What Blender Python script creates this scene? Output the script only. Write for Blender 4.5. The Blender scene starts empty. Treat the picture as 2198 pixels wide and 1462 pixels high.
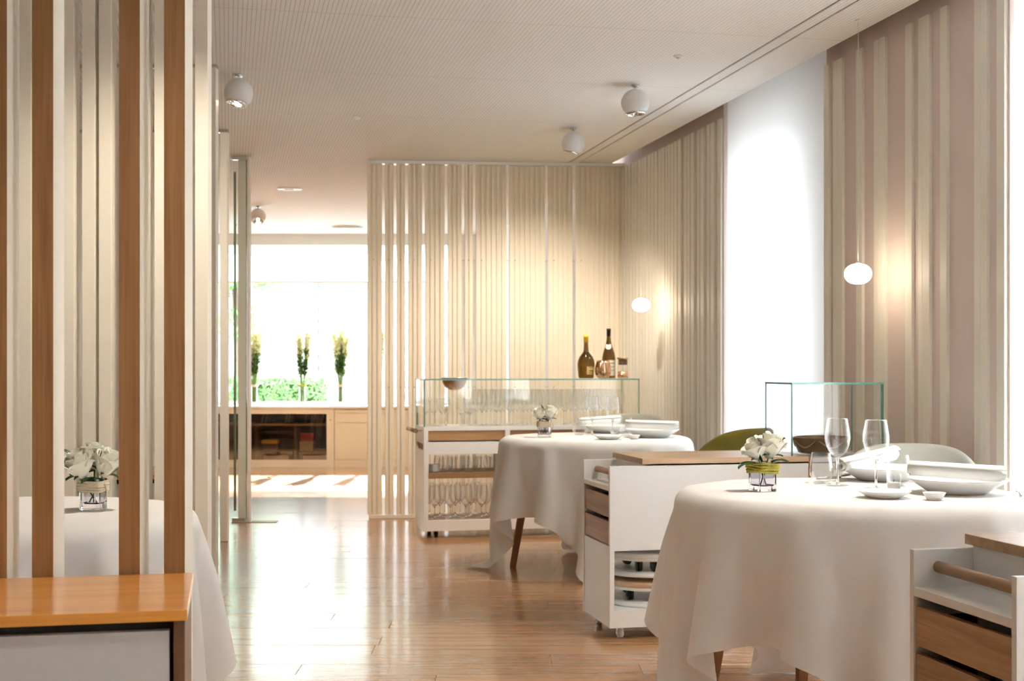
import bpy, math, random
import numpy as np
from mathutils import Vector, Matrix

rad = math.radians
SC = bpy.context.scene
COL = SC.collection

# ------------------------------------------------------------------ camera
YAW = math.atan(.21)                      # the camera is turned 11.9 deg to the right of the room axis
CS, SN = math.cos(YAW), math.sin(YAW)
cam = bpy.data.cameras.new('camera')
cam.sensor_width = 36.0
cam.lens = 36.0 * 2900 / 2198
cam.shift_y = 56 / 2198
cam.dof.use_dof = True
cam.dof.focus_distance = 3.7
cam.dof.aperture_fstop = 8.0
cam_ob = bpy.data.objects.new('camera', cam)
cam_ob.location = (0, 0, 1.15)
cam_ob.rotation_euler = (rad(90), 0, -YAW)
COL.objects.link(cam_ob)
SC.camera = cam_ob

# ------------------------------------------------------------------ world, sun, daylight, exposure
wd = bpy.data.worlds.new('sky')
SC.world = wd
wd.use_nodes = True
bg = wd.node_tree.nodes['Background']
bg.inputs[0].default_value = (.80, .91, 1.0, 1)
bg.inputs[1].default_value = 6.5

sun = bpy.data.lights.new('sun', 'SUN')
sun.energy = 30.0
sun.angle = rad(1.0)
sun.color = (1, .95, .86)
sun_ob = bpy.data.objects.new('sun', sun)
el, az = rad(31), YAW + rad(3)
sun_dir = Vector((-math.sin(az) * math.cos(el), -math.cos(az) * math.cos(el), -math.sin(el)))
sun_ob.rotation_euler = sun_dir.to_track_quat('-Z', 'Y').to_euler()
COL.objects.link(sun_ob)


def area(name, loc, aim, sx, sy, energy, color):
    l = bpy.data.lights.new(name, 'AREA')
    l.shape = 'RECTANGLE'
    l.size, l.size_y = sx, sy
    l.energy = energy
    l.color = color
    o = bpy.data.objects.new(name, l)
    o.location = loc
    o.rotation_euler = Vector(aim).to_track_quat('-Z', 'Y').to_euler()
    COL.objects.link(o)
    return o


WIN = [(7.82, 6.37), (4.73, 3.28), (1.45, .0), (-1.83, -3.28)]      # windows of the right wall, along y
for (a, b), e in zip(WIN, (42, 180, 400, 40)):
    area('daylight', (3.95, (a + b) / 2 + .25, 1.15), (-1, -.12, 0), 1.3, 2.3, e, (.80, .91, 1.0))

SC.view_settings.view_transform = 'Standard'
SC.view_settings.look = 'None'
SC.view_settings.gamma = 1
SC.view_settings.use_curve_mapping = False
SC.view_settings.exposure = 0.98
SC.cycles.use_denoising = True
SC.cycles.transparent_max_bounces = 24
SC.cycles.max_bounces = 8
SC.cycles.diffuse_bounces = 5
SC.cycles.glossy_bounces = 4
SC.cycles.transmission_bounces = 8
SC.cycles.use_light_tree = False
SC.cycles.use_adaptive_sampling = True
SC.cycles.adaptive_threshold = .05
SC.cycles.caustics_reflective = False
SC.cycles.caustics_refractive = False
SC.cycles.sample_clamp_indirect = 6.0

H = 2.71                                    # ceiling height
WX = 2.966                                    # face of the right wall


def A(xr, d):
    """point of the floor-board grid (turned with the boards) -> room x, y"""
    return (d * SN + xr * CS, d * CS - xr * SN)


# ------------------------------------------------------------------ materials
MATS = {}


def new_mat(name):
    m = bpy.data.materials.new(name)
    m.use_nodes = True
    nt = m.node_tree
    return m, nt, nt.nodes['Principled BSDF']


def L(nt, a, b):
    nt.links.new(a, b)


def paint(name, col, rough=.45, spec=.4, bump=.02, scale=60, var=.03, metal=0.0, coat=0.0):
    m, nt, b = new_mat(name)
    b.inputs['Roughness'].default_value = rough
    b.inputs['Metallic'].default_value = metal
    b.inputs['Specular IOR Level'].default_value = spec
    b.inputs['Coat Weight'].default_value = coat
    tc = nt.nodes.new('ShaderNodeTexCoord')
    n = nt.nodes.new('ShaderNodeTexNoise')
    n.inputs['Scale'].default_value = scale
    n.inputs['Detail'].default_value = 3
    L(nt, tc.outputs['Object'], n.inputs['Vector'])
    r = nt.nodes.new('ShaderNodeValToRGB')
    r.color_ramp.elements[0].color = (*[max(0, c * (1 - var)) for c in col], 1)
    r.color_ramp.elements[1].color = (*[min(1, c * (1 + var)) for c in col], 1)
    L(nt, n.outputs['Fac'], r.inputs['Fac'])
    L(nt, r.outputs['Color'], b.inputs['Base Color'])
    if bump:
        bp = nt.nodes.new('ShaderNodeBump')
        bp.inputs['Strength'].default_value = bump
        bp.inputs['Distance'].default_value = .002
        L(nt, n.outputs['Fac'], bp.inputs['Height'])
        L(nt, bp.outputs['Normal'], b.inputs['Normal'])
    MATS[name] = m
    return m


def wood(name, dark, light, along='X', rough=.4, coat=0.0, rnd='object', vary=.25, fine=1.0, bump=.08, spec=.4):
    m, nt, b = new_mat(name)
    b.inputs['Roughness'].default_value = rough
    b.inputs['Coat Weight'].default_value = coat
    b.inputs['Coat Roughness'].default_value = .12
    b.inputs['Specular IOR Level'].default_value = spec
    tc = nt.nodes.new('ShaderNodeTexCoord')
    add = nt.nodes.new('ShaderNodeVectorMath')
    add.operation = 'ADD'
    L(nt, tc.outputs['Object'], add.inputs[0])
    if rnd == 'island':
        gi = nt.nodes.new('ShaderNodeNewGeometry')
        rv = gi.outputs['Random Per Island']
    else:
        oi = nt.nodes.new('ShaderNodeObjectInfo')
        rv = oi.outputs['Random']
    mul = nt.nodes.new('ShaderNodeMath')
    mul.operation = 'MULTIPLY'
    mul.inputs[1].default_value = 37.0
    L(nt, rv, mul.inputs[0])
    L(nt, mul.outputs[0], add.inputs[1])
    mp = nt.nodes.new('ShaderNodeMapping')
    s = {'X': (1.1, 22, 22), 'Y': (22, 1.1, 22), 'Z': (22, 22, 1.1)}[along]
    mp.inputs['Scale'].default_value = s
    L(nt, add.outputs[0], mp.inputs['Vector'])
    n1 = nt.nodes.new('ShaderNodeTexNoise')
    n1.inputs['Scale'].default_value = 1.0
    n1.inputs['Detail'].default_value = 5
    n1.inputs['Roughness'].default_value = .6
    n1.inputs['Distortion'].default_value = .6
    L(nt, mp.outputs[0], n1.inputs['Vector'])
    mp2 = nt.nodes.new('ShaderNodeMapping')
    s2 = {'X': (6, 260, 260), 'Y': (260, 6, 260), 'Z': (260, 260, 6)}[along]
    mp2.inputs['Scale'].default_value = s2
    L(nt, add.outputs[0], mp2.inputs['Vector'])
    n2 = nt.nodes.new('ShaderNodeTexNoise')
    n2.inputs['Scale'].default_value = fine
    n2.inputs['Detail'].default_value = 2
    L(nt, mp2.outputs[0], n2.inputs['Vector'])
    mx = nt.nodes.new('ShaderNodeMath')
    mx.operation = 'MULTIPLY_ADD'
    mx.inputs[1].default_value = .35
    L(nt, n2.outputs['Fac'], mx.inputs[0])
    m3 = nt.nodes.new('ShaderNodeMath')
    m3.operation = 'MULTIPLY'
    m3.inputs[1].default_value = .75
    L(nt, n1.outputs['Fac'], m3.inputs[0])
    L(nt, m3.outputs[0], mx.inputs[2])
    r = nt.nodes.new('ShaderNodeValToRGB')
    r.color_ramp.elements[0].position = .36
    r.color_ramp.elements[1].position = .70
    r.color_ramp.elements[0].color = (*dark, 1)
    r.color_ramp.elements[1].color = (*light, 1)
    L(nt, mx.outputs[0], r.inputs['Fac'])
    hs = nt.nodes.new('ShaderNodeHueSaturation')
    mr = nt.nodes.new('ShaderNodeMapRange')
    mr.inputs['To Min'].default_value = 1 - vary
    mr.inputs['To Max'].default_value = 1 + vary * .6
    L(nt, rv, mr.inputs['Value'])
    L(nt, mr.outputs[0], hs.inputs['Value'])
    L(nt, r.outputs['Color'], hs.inputs['Color'])
    L(nt, hs.outputs['Color'], b.inputs['Base Color'])
    bp = nt.nodes.new('ShaderNodeBump')
    bp.inputs['Strength'].default_value = bump
    bp.inputs['Distance'].default_value = .001
    L(nt, n2.outputs['Fac'], bp.inputs['Height'])
    L(nt, bp.outputs['Normal'], b.inputs['Normal'])
    MATS[name] = m
    return m, nt, b


def thin_glass(name, tint=(.985, .992, .988), base=.05, rough=.0, power=4.0, gloss=(1, 1, 1)):
    m = bpy.data.materials.new(name)
    m.use_nodes = True
    nt = m.node_tree
    nt.nodes.clear()
    out = nt.nodes.new('ShaderNodeOutputMaterial')
    mix = nt.nodes.new('ShaderNodeMixShader')
    tr = nt.nodes.new('ShaderNodeBsdfTransparent')
    tr.inputs[0].default_value = (*tint, 1)
    gl = nt.nodes.new('ShaderNodeBsdfGlossy')
    gl.inputs['Color'].default_value = (*gloss, 1)
    gl.inputs['Roughness'].default_value = rough
    lw = nt.nodes.new('ShaderNodeLayerWeight')
    lw.inputs['Blend'].default_value = .5
    pw = nt.nodes.new('ShaderNodeMath')
    pw.operation = 'POWER'
    pw.inputs[1].default_value = power
    ma = nt.nodes.new('ShaderNodeMath')
    ma.operation = 'MULTIPLY_ADD'
    ma.inputs[1].default_value = 1 - base
    ma.inputs[2].default_value = base
    L(nt, lw.outputs['Facing'], pw.inputs[0])
    L(nt, pw.outputs[0], ma.inputs[0])
    L(nt, ma.outputs[0], mix.inputs[0])
    L(nt, tr.outputs[0], mix.inputs[1])
    L(nt, gl.outputs[0], mix.inputs[2])
    L(nt, mix.outputs[0], out.inputs[0])
    MATS[name] = m
    return m


def solid_glass(name, col=(1, 1, 1), ior=1.46, rough=0.0):
    m, nt, b = new_mat(name)
    b.inputs['Base Color'].default_value = (*col, 1)
    b.inputs['Transmission Weight'].default_value = 1
    b.inputs['Roughness'].default_value = rough
    b.inputs['IOR'].default_value = ior
    MATS[name] = m
    return m


def sheer(name, col, trans=.5, clear=0.0):
    """woven fabric that lets light through"""
    m = bpy.data.materials.new(name)
    m.use_nodes = True
    nt = m.node_tree
    nt.nodes.clear()
    out = nt.nodes.new('ShaderNodeOutputMaterial')
    di = nt.nodes.new('ShaderNodeBsdfDiffuse')
    tl = nt.nodes.new('ShaderNodeBsdfTranslucent')
    di.inputs[0].default_value = (*col, 1)
    tl.inputs[0].default_value = (*col, 1)
    mix = nt.nodes.new('ShaderNodeMixShader')
    mix.inputs[0].default_value = trans
    L(nt, di.outputs[0], mix.inputs[1])
    L(nt, tl.outputs[0], mix.inputs[2])
    tc = nt.nodes.new('ShaderNodeTexCoord')
    wv = nt.nodes.new('ShaderNodeTexNoise')
    wv.inputs['Scale'].default_value = 400
    bp = nt.nodes.new('ShaderNodeBump')
    bp.inputs['Strength'].default_value = .1
    bp.inputs['Distance'].default_value = .0005
    L(nt, tc.outputs['Object'], wv.inputs['Vector'])
    L(nt, wv.outputs['Fac'], bp.inputs['Height'])
    L(nt, bp.outputs['Normal'], di.inputs['Normal'])
    last = mix.outputs[0]
    if clear:
        tr = nt.nodes.new('ShaderNodeBsdfTransparent')
        m2 = nt.nodes.new('ShaderNodeMixShader')
        m2.inputs[0].default_value = clear
        L(nt, last, m2.inputs[1])
        L(nt, tr.outputs[0], m2.inputs[2])
        last = m2.outputs[0]
    L(nt, last, out.inputs[0])
    MATS[name] = m
    return m


def glow(name, col, strength):
    m, nt, b = new_mat(name)
    b.inputs['Base Color'].default_value = (*col, 1)
    b.inputs['Emission Color'].default_value = (*col, 1)
    b.inputs['Emission Strength'].default_value = strength
    MATS[name] = m
    return m


def fabric(name, c1, c2, scale=260, rough=.9, sheen=.3):
    m = paint(name, c1, rough=rough, spec=.15, bump=.35, scale=scale, var=0)
    nt = m.node_tree
    b = nt.nodes['Principled BSDF']
    b.inputs['Sheen Weight'].default_value = sheen
    r = [n for n in nt.nodes if n.type == 'VALTORGB'][0]
    r.color_ramp.elements[0].color = (*c1, 1)
    r.color_ramp.elements[1].color = (*c2, 1)
    return m


CREAM = paint('cream paint', (.87, .81, .70), rough=.42)
CREAM2 = paint('pale cream paint', (.87, .83, .74), rough=.5)
PARTN = paint('sand cream paint', (.86, .77, .63), rough=.5)
MAUVE = paint('dusty mauve fabric wall', (.72, .61, .565), rough=.8, spec=.2, bump=.1, scale=220)
SLATW = paint('stone cream slat paint', (.84, .80, .71), rough=.5)
WHITE = paint('white lacquer', (.89, .885, .865), rough=.30, spec=.5)
WHITE2 = paint('warm white wall paint', (.88, .86, .82), rough=.6)
IVORY = paint('ivory cabinet paint', (.80, .70, .52), rough=.4)
GREY = paint('pale grey laminate', (.72, .73, .74), rough=.35)
PORC = paint('white porcelain', (.90, .90, .89), rough=.10, spec=.6, bump=0)
BLACK = paint('black plastic', (.012, .012, .013), rough=.4, bump=0)
SHADOWB = paint('dark board and gap shade', (.018, .014, .012), rough=.6)  # near-black puts slot and gap shade into the colour; tray parts are dark
CHROME = paint('polished chrome', (.80, .79, .77), rough=.08, metal=1, bump=0, var=0)
STEEL = paint('brushed steel', (.62, .61, .59), rough=.25, metal=1, bump=.05)
COPPER = paint('polished copper', (.86, .56, .38), rough=.12, metal=1, bump=0, var=.02)
LAMPW = paint('white enamel lamp shell', (.84, .84, .83), rough=.35)
ROPE = paint('natural cord', (.74, .62, .45), rough=.9, spec=.1, bump=.6, scale=400, var=.2)
WOOL = paint('mustard green wool', (.38, .32, .055), rough=.95, spec=.05, bump=.9, scale=300, var=.35)
LEAF = paint('dark green leaf', (.035, .085, .022), rough=.4, bump=.1, scale=80, var=.3)
STEM = paint('green stem', (.13, .20, .05), rough=.5, var=.2)
PETAL = paint('ivory white petal', (.93, .91, .80), rough=.55, spec=.2, bump=.05, scale=90, var=.04)
BLOOM = None
BLEAF = None
AMBER = solid_glass('olive amber bottle glass', (.16, .085, .012), 1.5)
WAXY = paint('yellow wax capsule', (.80, .47, .03), rough=.4, bump=.1)
LABELY = paint('aged yellow paper', (.72, .52, .20), rough=.7)
LABELW = paint('cream paper', (.82, .74, .62), rough=.7)
INK = paint('printed dark ink', (.10, .07, .05), rough=.7, bump=0)
CAPB = paint('black bottle capsule', (.015, .013, .014), rough=.3)
BRICK = paint('sandstone brick', (.46, .36, .32), rough=.9, bump=.3, scale=30, var=.2)
MORTAR = paint('pale mortar', (.52, .50, .485), rough=.9)
HEDGE = paint('hedge leaf green', (.20, .34, .13), rough=.5, var=.4, scale=3)
PAVE = paint('pale paving', (.78, .77, .75), rough=.8, scale=8)
BARK = paint('brown bark', (.16, .11, .08), rough=.9, bump=.5)
BOWLB = paint('brown glazed bowl', (.13, .055, .022), rough=.22, spec=.5)
BOWLL = paint('light brown glaze wave', (.42, .26, .15), rough=.25)
OLIVE = fabric('olive velvet', (.16, .125, .012), (.26, .21, .03), scale=300, rough=.7, sheen=.6)
BEIGE = fabric('grey beige wool', (.42, .40, .34), (.58, .56, .48), scale=320)
LINEN = None
NAPK = fabric('white napkin cotton', (.88, .87, .84), (.92, .91, .88), scale=500, rough=.9, sheen=.2)
WATER = thin_glass('water and wax', (.93, .94, .93), base=.10)
GLASS = thin_glass('clear thin crystal', (.975, .98, .98), base=.05, power=2.3, rough=.02)
GLASSF = thin_glass('clear trolley glass', (.99, .992, .99), base=.09, power=1.8, rough=.03)
PANE = thin_glass('clear pane glass', (.975, .99, .985), base=.04, power=5)
CRYSTAL = solid_glass('solid crystal', (.98, .985, .99), 1.45)
VASEG = solid_glass('lavender tinted glass', (.90, .89, .94), 1.45)
EDGE = paint('teal glass edge', (.16, .36, .31), rough=.1, spec=.6, bump=0, var=.3, scale=30)
EDGED = paint('dark green glass edge', (.008, .035, .026), rough=.1, spec=.6, bump=0)
FROST = paint('green tinted bar', (.20, .27, .20), rough=.3)
BLIND = sheer('white roller blind fabric', (.90, .90, .90), .62)
MESHB = sheer('ivory screen blind fabric', (.86, .85, .76), .60, clear=.30)
BLOOM = sheer('pale yellow green blossom', (.95, .93, .70), .6)
BLEAF = sheer('fresh foliage', (.07, .13, .03), .3)
LINEN = sheer('white linen', (.93, .925, .915), .22)
OPAL = glow('lit opal glass', (1.0, .82, .60), 12.0)
BULB = glow('halogen bulb', (1.0, .80, .55), 40.0)
BULB.cycles.emission_sampling = 'NONE'
SMOKED = thin_glass('smoked cabinet glass', (.72, .66, .60), base=.06, power=4)

OAK, _, _ = wood('oak', (.30, .155, .065), (.50, .29, .135), 'X', rough=.38)
OAKZ, _, _ = wood('oak upright', (.20, .090, .034), (.38, .195, .080), 'Z', rough=.42, vary=.12)
OAKL, _, _ = wood('light oak', (.46, .27, .145), (.66, .43, .25), 'X', rough=.4)
OAKY, _, _ = wood('oak drawer front', (.27, .135, .06), (.50, .29, .15), 'Y', rough=.4)
OAKO, _, _ = wood('varnished orange oak', (.58, .20, .035), (.80, .36, .075), 'X', rough=.32, coat=.5, vary=.05)
WALN, _, _ = wood('dark brown wood', (.09, .04, .02), (.17, .08, .04), 'Z', rough=.4)
LEGW, _, _ = wood('oak table leg', (.20, .085, .035), (.36, .17, .075), 'Z', rough=.4)


def floor_mat(name, rnd):
    m, nt, b = wood(name, (.33, .15, .060), (.57, .31, .14), 'X', rough=.26, coat=.5, rnd=rnd, vary=.2, bump=.03, spec=.55)
    tc = nt.nodes.new('ShaderNodeTexCoord')
    n = nt.nodes.new('ShaderNodeTexNoise')
    n.inputs['Scale'].default_value = 9
    n.inputs['Detail'].default_value = 6
    L(nt, tc.outputs['Object'], n.inputs['Vector'])
    mr = nt.nodes.new('ShaderNodeMapRange')
    mr.inputs['To Min'].default_value = .16
    mr.inputs['To Max'].default_value = .30
    b.inputs['Coat Roughness'].default_value = .12
    L(nt, n.outputs['Fac'], mr.inputs['Value'])
    L(nt, mr.outputs[0], b.inputs['Roughness'])
    return m


FLOOR = floor_mat('varnished oak boards', 'object')
FLOORI = floor_mat('varnished oak boards far', 'island')


def ceiling_mat():
    m, nt, b = new_mat('grooved white ceiling board')
    b.inputs['Roughness'].default_value = .75
    b.inputs['Specular IOR Level'].default_value = .2
    tc = nt.nodes.new('ShaderNodeTexCoord')
    sx = nt.nodes.new('ShaderNodeSeparateXYZ')
    L(nt, tc.outputs['Object'], sx.inputs[0])

    def stripe(sock, period, duty):
        d = nt.nodes.new('ShaderNodeMath')
        d.operation = 'DIVIDE'
        d.inputs[1].default_value = period
        L(nt, sock, d.inputs[0])
        fr = nt.nodes.new('ShaderNodeMath')
        fr.operation = 'FRACT'
        L(nt, d.outputs[0], fr.inputs[0])
        lt = nt.nodes.new('ShaderNodeMath')
        lt.operation = 'LESS_THAN'
        lt.inputs[1].default_value = duty
        L(nt, fr.outputs[0], lt.inputs[0])
        return lt.outputs[0]
    g = stripe(sx.outputs['X'], .020, .16)
    q = stripe(sx.outputs['Y'], 1.2, .004)
    mx = nt.nodes.new('ShaderNodeMath')
    mx.operation = 'MAXIMUM'
    L(nt, g, mx.inputs[0])
    L(nt, q, mx.inputs[1])
    r = nt.nodes.new('ShaderNodeMix')
    r.data_type = 'RGBA'
    r.inputs['A'].default_value = (.90, .89, .865, 1)
    r.inputs['B'].default_value = (.64, .61, .57, 1)  # grooves are flat darker stripes, their shade put into the colour
    L(nt, mx.outputs[0], r.inputs['Factor'])
    L(nt, r.outputs['Result'], b.inputs['Base Color'])
    MATS['ceiling'] = m
    return m


CEIL = ceiling_mat()


# ------------------------------------------------------------------ mesh tools
class MB:
    def __init__(s):
        s.v, s.f, s.m, s.sm = [], [], [], []

    def face(s, idx, mi=0, smooth=False):
        s.f.append(tuple(idx))
        s.m.append(mi)
        s.sm.append(smooth)

    def box(s, x0, x1, y0, y1, z0, z1, mi=0):
        b = len(s.v)
        s.v += [(x0, y0, z0), (x1, y0, z0), (x1, y1, z0), (x0, y1, z0), (x0, y0, z1), (x1, y0, z1), (x1, y1, z1), (x0, y1, z1)]
        for q in ((3, 2, 1, 0), (4, 5, 6, 7), (0, 1, 5, 4), (1, 2, 6, 5), (2, 3, 7, 6), (3, 0, 4, 7)):
            s.face([b + i for i in q], mi)
        return s

    def pane(s, x0, x1, y0, y1, z0, z1, edge=1):
        """glass sheet: the thin sides carry the edge material"""
        d = (x1 - x0, y1 - y0, z1 - z0)
        k = d.index(min(d))
        b = len(s.v)
        s.v += [(x0, y0, z0), (x1, y0, z0), (x1, y1, z0), (x0, y1, z0), (x0, y0, z1), (x1, y0, z1), (x1, y1, z1), (x0, y1, z1)]
        for q, ax in (((3, 2, 1, 0), 2), ((4, 5, 6, 7), 2), ((0, 1, 5, 4), 1), ((1, 2, 6, 5), 0), ((2, 3, 7, 6), 1), ((3, 0, 4, 7), 0)):
            s.face([b + i for i in q], 0 if ax == k else edge)
        return s

    def lathe(s, prof, seg=28, c=(0, 0, 0), mi=0, smooth=True, sx=1.0, sy=1.0):
        rows = []
        for r, z in prof:
            if r <= 1e-6:
                s.v.append((c[0], c[1], c[2] + z))
                rows.append([len(s.v) - 1])
            else:
                b = len(s.v)
                for i in range(seg):
                    t = 2 * math.pi * i / seg
                    s.v.append((c[0] + r * sx * math.cos(t), c[1] + r * sy * math.sin(t), c[2] + z))
                rows.append(list(range(b, b + seg)))
        for a, b in zip(rows[:-1], rows[1:]):
            for i in range(seg):
                j = (i + 1) % seg
                if len(a) == 1 and len(b) == 1:
                    continue
                if len(a) == 1:
                    s.face((a[0], b[j], b[i]), mi, smooth)
                elif len(b) == 1:
                    s.face((a[i], a[j], b[0]), mi, smooth)
                else:
                    s.face((a[i], a[j], b[j], b[i]), mi, smooth)
        return s

    def rod(s, p0, p1, r0, r1=None, seg=14, mi=0, smooth=True):
        r1 = r0 if r1 is None else r1
        p0, p1 = Vector(p0), Vector(p1)
        d = (p1 - p0).normalized()
        u = d.orthogonal().normalized()
        w = d.cross(u)
        b = len(s.v)
        for p, r in ((p0, r0), (p1, r1)):
            for i in range(seg):
                t = 2 * math.pi * i / seg
                s.v.append(tuple(p + (u * math.cos(t) + w * math.sin(t)) * r))
        for i in range(seg):
            j = (i + 1) % seg
            s.face((b + i, b + j, b + seg + j, b + seg + i), mi, smooth)
        s.face([b + i for i in range(seg)][::-1], mi)
        s.face([b + seg + i for i in range(seg)], mi)
        return s

    def tube(s, pts, r, seg=10, mi=0, closed=False):
        pts = [Vector(p) for p in pts]
        n = len(pts)
        rr = r if hasattr(r, '__len__') else [r] * n
        rows = []
        up = Vector((0, 0, 1))
        for k, p in enumerate(pts):
            if closed:
                d = pts[(k + 1) % n] - pts[k - 1]
            else:
                d = pts[min(k + 1, n - 1)] - pts[max(k - 1, 0)]
            d.normalize()
            ref = up if abs(d.z) < .9 else Vector((1, 0, 0))
            u = d.cross(ref).normalized()
            w = u.cross(d)
            b = len(s.v)
            for i in range(seg):
                t = 2 * math.pi * i / seg
                s.v.append(tuple(p + (u * math.cos(t) + w * math.sin(t)) * rr[k]))
            rows.append(b)
        for k in range(n if closed else n - 1):
            a, b = rows[k], rows[(k + 1) % n]
            for i in range(seg):
                j = (i + 1) % seg
                s.face((a + i, a + j, b + j, b + i), mi, True)
        if not closed:
            s.face([rows[0] + i for i in range(seg)][::-1], mi)
            s.face([rows[-1] + i for i in range(seg)], mi)
        return s

    def grid(s, fn, nu, nv, mi=0, wrap=False):
        b = len(s.v)
        for i in range(nu):
            for j in range(nv):
                s.v.append(tuple(fn(i / (nu - 1) if not wrap else i / nu, j / (nv - 1))))
        for i in range(nu if wrap else nu - 1):
            for j in range(nv - 1):
                i2 = (i + 1) % nu
                s.face((b + i * nv + j, b + i2 * nv + j, b + i2 * nv + j + 1, b + i * nv + j + 1), mi, True)
        return s

    def mesh(s, name, mats):
        me = bpy.data.meshes.new(name)
        me.from_pydata([tuple(p) for p in s.v], [], s.f)
        for m in (mats if isinstance(mats, (list, tuple)) else [mats]):
            me.materials.append(m)
        me.polygons.foreach_set('material_index', s.m)
        me.polygons.foreach_set('use_smooth', s.sm)
        me.update()
        return me

    def build(s, name, mats, parent=None, loc=(0, 0, 0), rot=(0, 0, 0), bevel=0, solid=0, sub=0, label=None, offset=0.0):
        return put(name, s.mesh(name, mats), parent, loc, rot, bevel, solid, sub, label, offset)


def put(name, me, parent=None, loc=(0, 0, 0), rot=(0, 0, 0), bevel=0, solid=0, sub=0, label=None, offset=0.0):
    o = bpy.data.objects.new(name, me)
    o.location = loc
    o.rotation_euler = rot
    if parent:
        o.parent = parent
    if label:
        o['label'] = label
    if solid:
        md = o.modifiers.new('thickness', 'SOLIDIFY')
        md.thickness = solid
        md.offset = offset
    if bevel:
        md = o.modifiers.new('edges', 'BEVEL')
        md.width = bevel
        md.segments = 2
        md.limit_method = 'ANGLE'
        md.angle_limit = rad(40)
    if sub:
        md = o.modifiers.new('smooth', 'SUBSURF')
        md.levels = md.render_levels = sub
    COL.objects.link(o)
    return o


def empty(name, loc=(0, 0, 0), rz=0.0):
    o = bpy.data.objects.new(name, None)
    o.empty_display_size = .1
    o.location = loc
    o.rotation_euler = (0, 0, rz)
    COL.objects.link(o)
    return o


def tag(o, label=None, cat=None, group=None, kind=None):
    for k, v in (('label', label), ('category', cat), ('group', group), ('kind', kind)):
        if v:
            o[k] = v
    return o


def thing(name, label, cat, loc=(0, 0, 0), rz=0.0, group=None):
    return tag(empty(name, loc, rz), label, cat, group)


def copy_tree(o, loc=None, rz=None, label=None, parent=None):
    c = o.copy()
    COL.objects.link(c)
    c.parent = parent
    if loc is not None:
        c.location = loc
    if rz is not None:
        c.rotation_euler.z = rz
    if label:
        c['label'] = label
    for ch in list(o.children):
        copy_tree(ch, parent=c)
    return c


def bx(*a):
    return MB().box(*a)


# ================================================================== THE SETTING
# ---- floor
floor = bx(-5.0, 4.2, -4.2, 18.2, -.14, -.014).build('floor', SHADOWB)
tag(floor, kind='structure')
random.seed(4)
PW = .180
plank_me = {}


def plank_mesh(ln):
    if ln not in plank_me:
        c = .0012
        w = PW - .0010
        m = MB()
        m.v += [(0, 0, -.013), (ln, 0, -.013), (ln, w, -.013), (0, w, -.013),
                (0, 0, -c), (ln, 0, -c), (ln, w, -c), (0, w, -c),
                (c, c, 0), (ln - c, c, 0), (ln - c, w - c, 0), (c, w - c, 0)]
        for q in ((0, 1, 5, 4), (1, 2, 6, 5), (2, 3, 7, 6), (3, 0, 4, 7), (4, 5, 9, 8), (5, 6, 10, 9), (6, 7, 11, 10), (7, 4, 8, 11), (8, 9, 10, 11)):
            m.face(q)
        plank_me[ln] = m.mesh('plank', FLOOR)
    return plank_me[ln]


LENS = [1.299, 1.599, 1.899, 2.199]
d = 1.62
row = 0
FARV = MB()
while d < 16.0:
    near = d < 10.6
    x0 = -3.4 - random.random() * 1.2 if near else -6.2 - random.random()
    xend = 2.3 if near else .6
    while x0 < xend:
        ln = random.choice(LENS)
        if near:
            p = A(x0, d)
            put('plank', plank_mesh(ln), floor, (p[0], p[1], random.uniform(-.0006, 0)), (rad(random.uniform(-.10, .10)), rad(random.uniform(-.02, .02)), -YAW))
        else:
            b = len(FARV.v)
            w = PW - .0015
            for (xx, dd) in ((x0, d), (x0 + ln, d), (x0 + ln, d + w), (x0, d + w)):
                p = A(xx, dd)
                FARV.v.append((p[0], p[1], 0))
            FARV.face((b, b + 1, b + 2, b + 3))
            for i, (xx, dd) in enumerate(()):
                pass
        x0 += ln + .001
    d += PW
    row += 1
fo = FARV.build('far_planks', FLOORI, floor)
tag(fo, kind='stuff')
# boards out of sight to the sides keep the same level
so = MB()
for (a0, a1, b0, b1) in ((-9.5, -4.6, 1.62, 10.6), (4.3, 5.2, 1.62, 10.6), (-9.5, 5.2, -5.5, 1.615)):
    b = len(so.v)
    for (xx, dd) in ((a0, b0), (a1, b0), (a1, b1), (a0, b1)):
        p = A(xx, dd)
        so.v.append((p[0], p[1], -.003))
    so.face((b, b + 1, b + 2, b + 3))
so.build('floor_margin', FLOORI, floor)

# ---- ceiling with two air slots
ce = MB()
ce.box(-5.0, 2.540, -4.0, 15.6, H, H + .05)
ce.box(2.553, 2.619, -4.0, 10.35, H, H + .05)
ce.box(2.632, 2.880, -4.0, 10.35, H, H + .05)
ce.box(2.540, 3.5, 10.35, 15.6, H, H + .05)
b0 = len(ce.v)                              # the last strip follows the slanting window wall
for zz in (H, H + .05):
    ce.v += [(-5.0, 15.6, zz), (3.5, 15.6, zz), (3.5, 15.86, zz), (-5.0, 17.64, zz)]
for q_ in ((3, 2, 1, 0), (4, 5, 6, 7), (0, 1, 5, 4), (1, 2, 6, 5), (2, 3, 7, 6), (3, 0, 4, 7)):
    ce.face([b0 + i_ for i_ in q_])
ceiling = ce.build('ceiling', CEIL)
tag(ceiling, kind='structure')
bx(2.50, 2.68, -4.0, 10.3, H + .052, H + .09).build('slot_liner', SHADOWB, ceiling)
bx(2.68, 3.5, -4.0, 10.4, 2.96, 3.02).build('recess_board', MAUVE, ceiling)
bx(2.69, 2.70, -4.0, 10.4, H + .05, 2.96).build('recess_side', MAUVE, ceiling)

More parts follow.
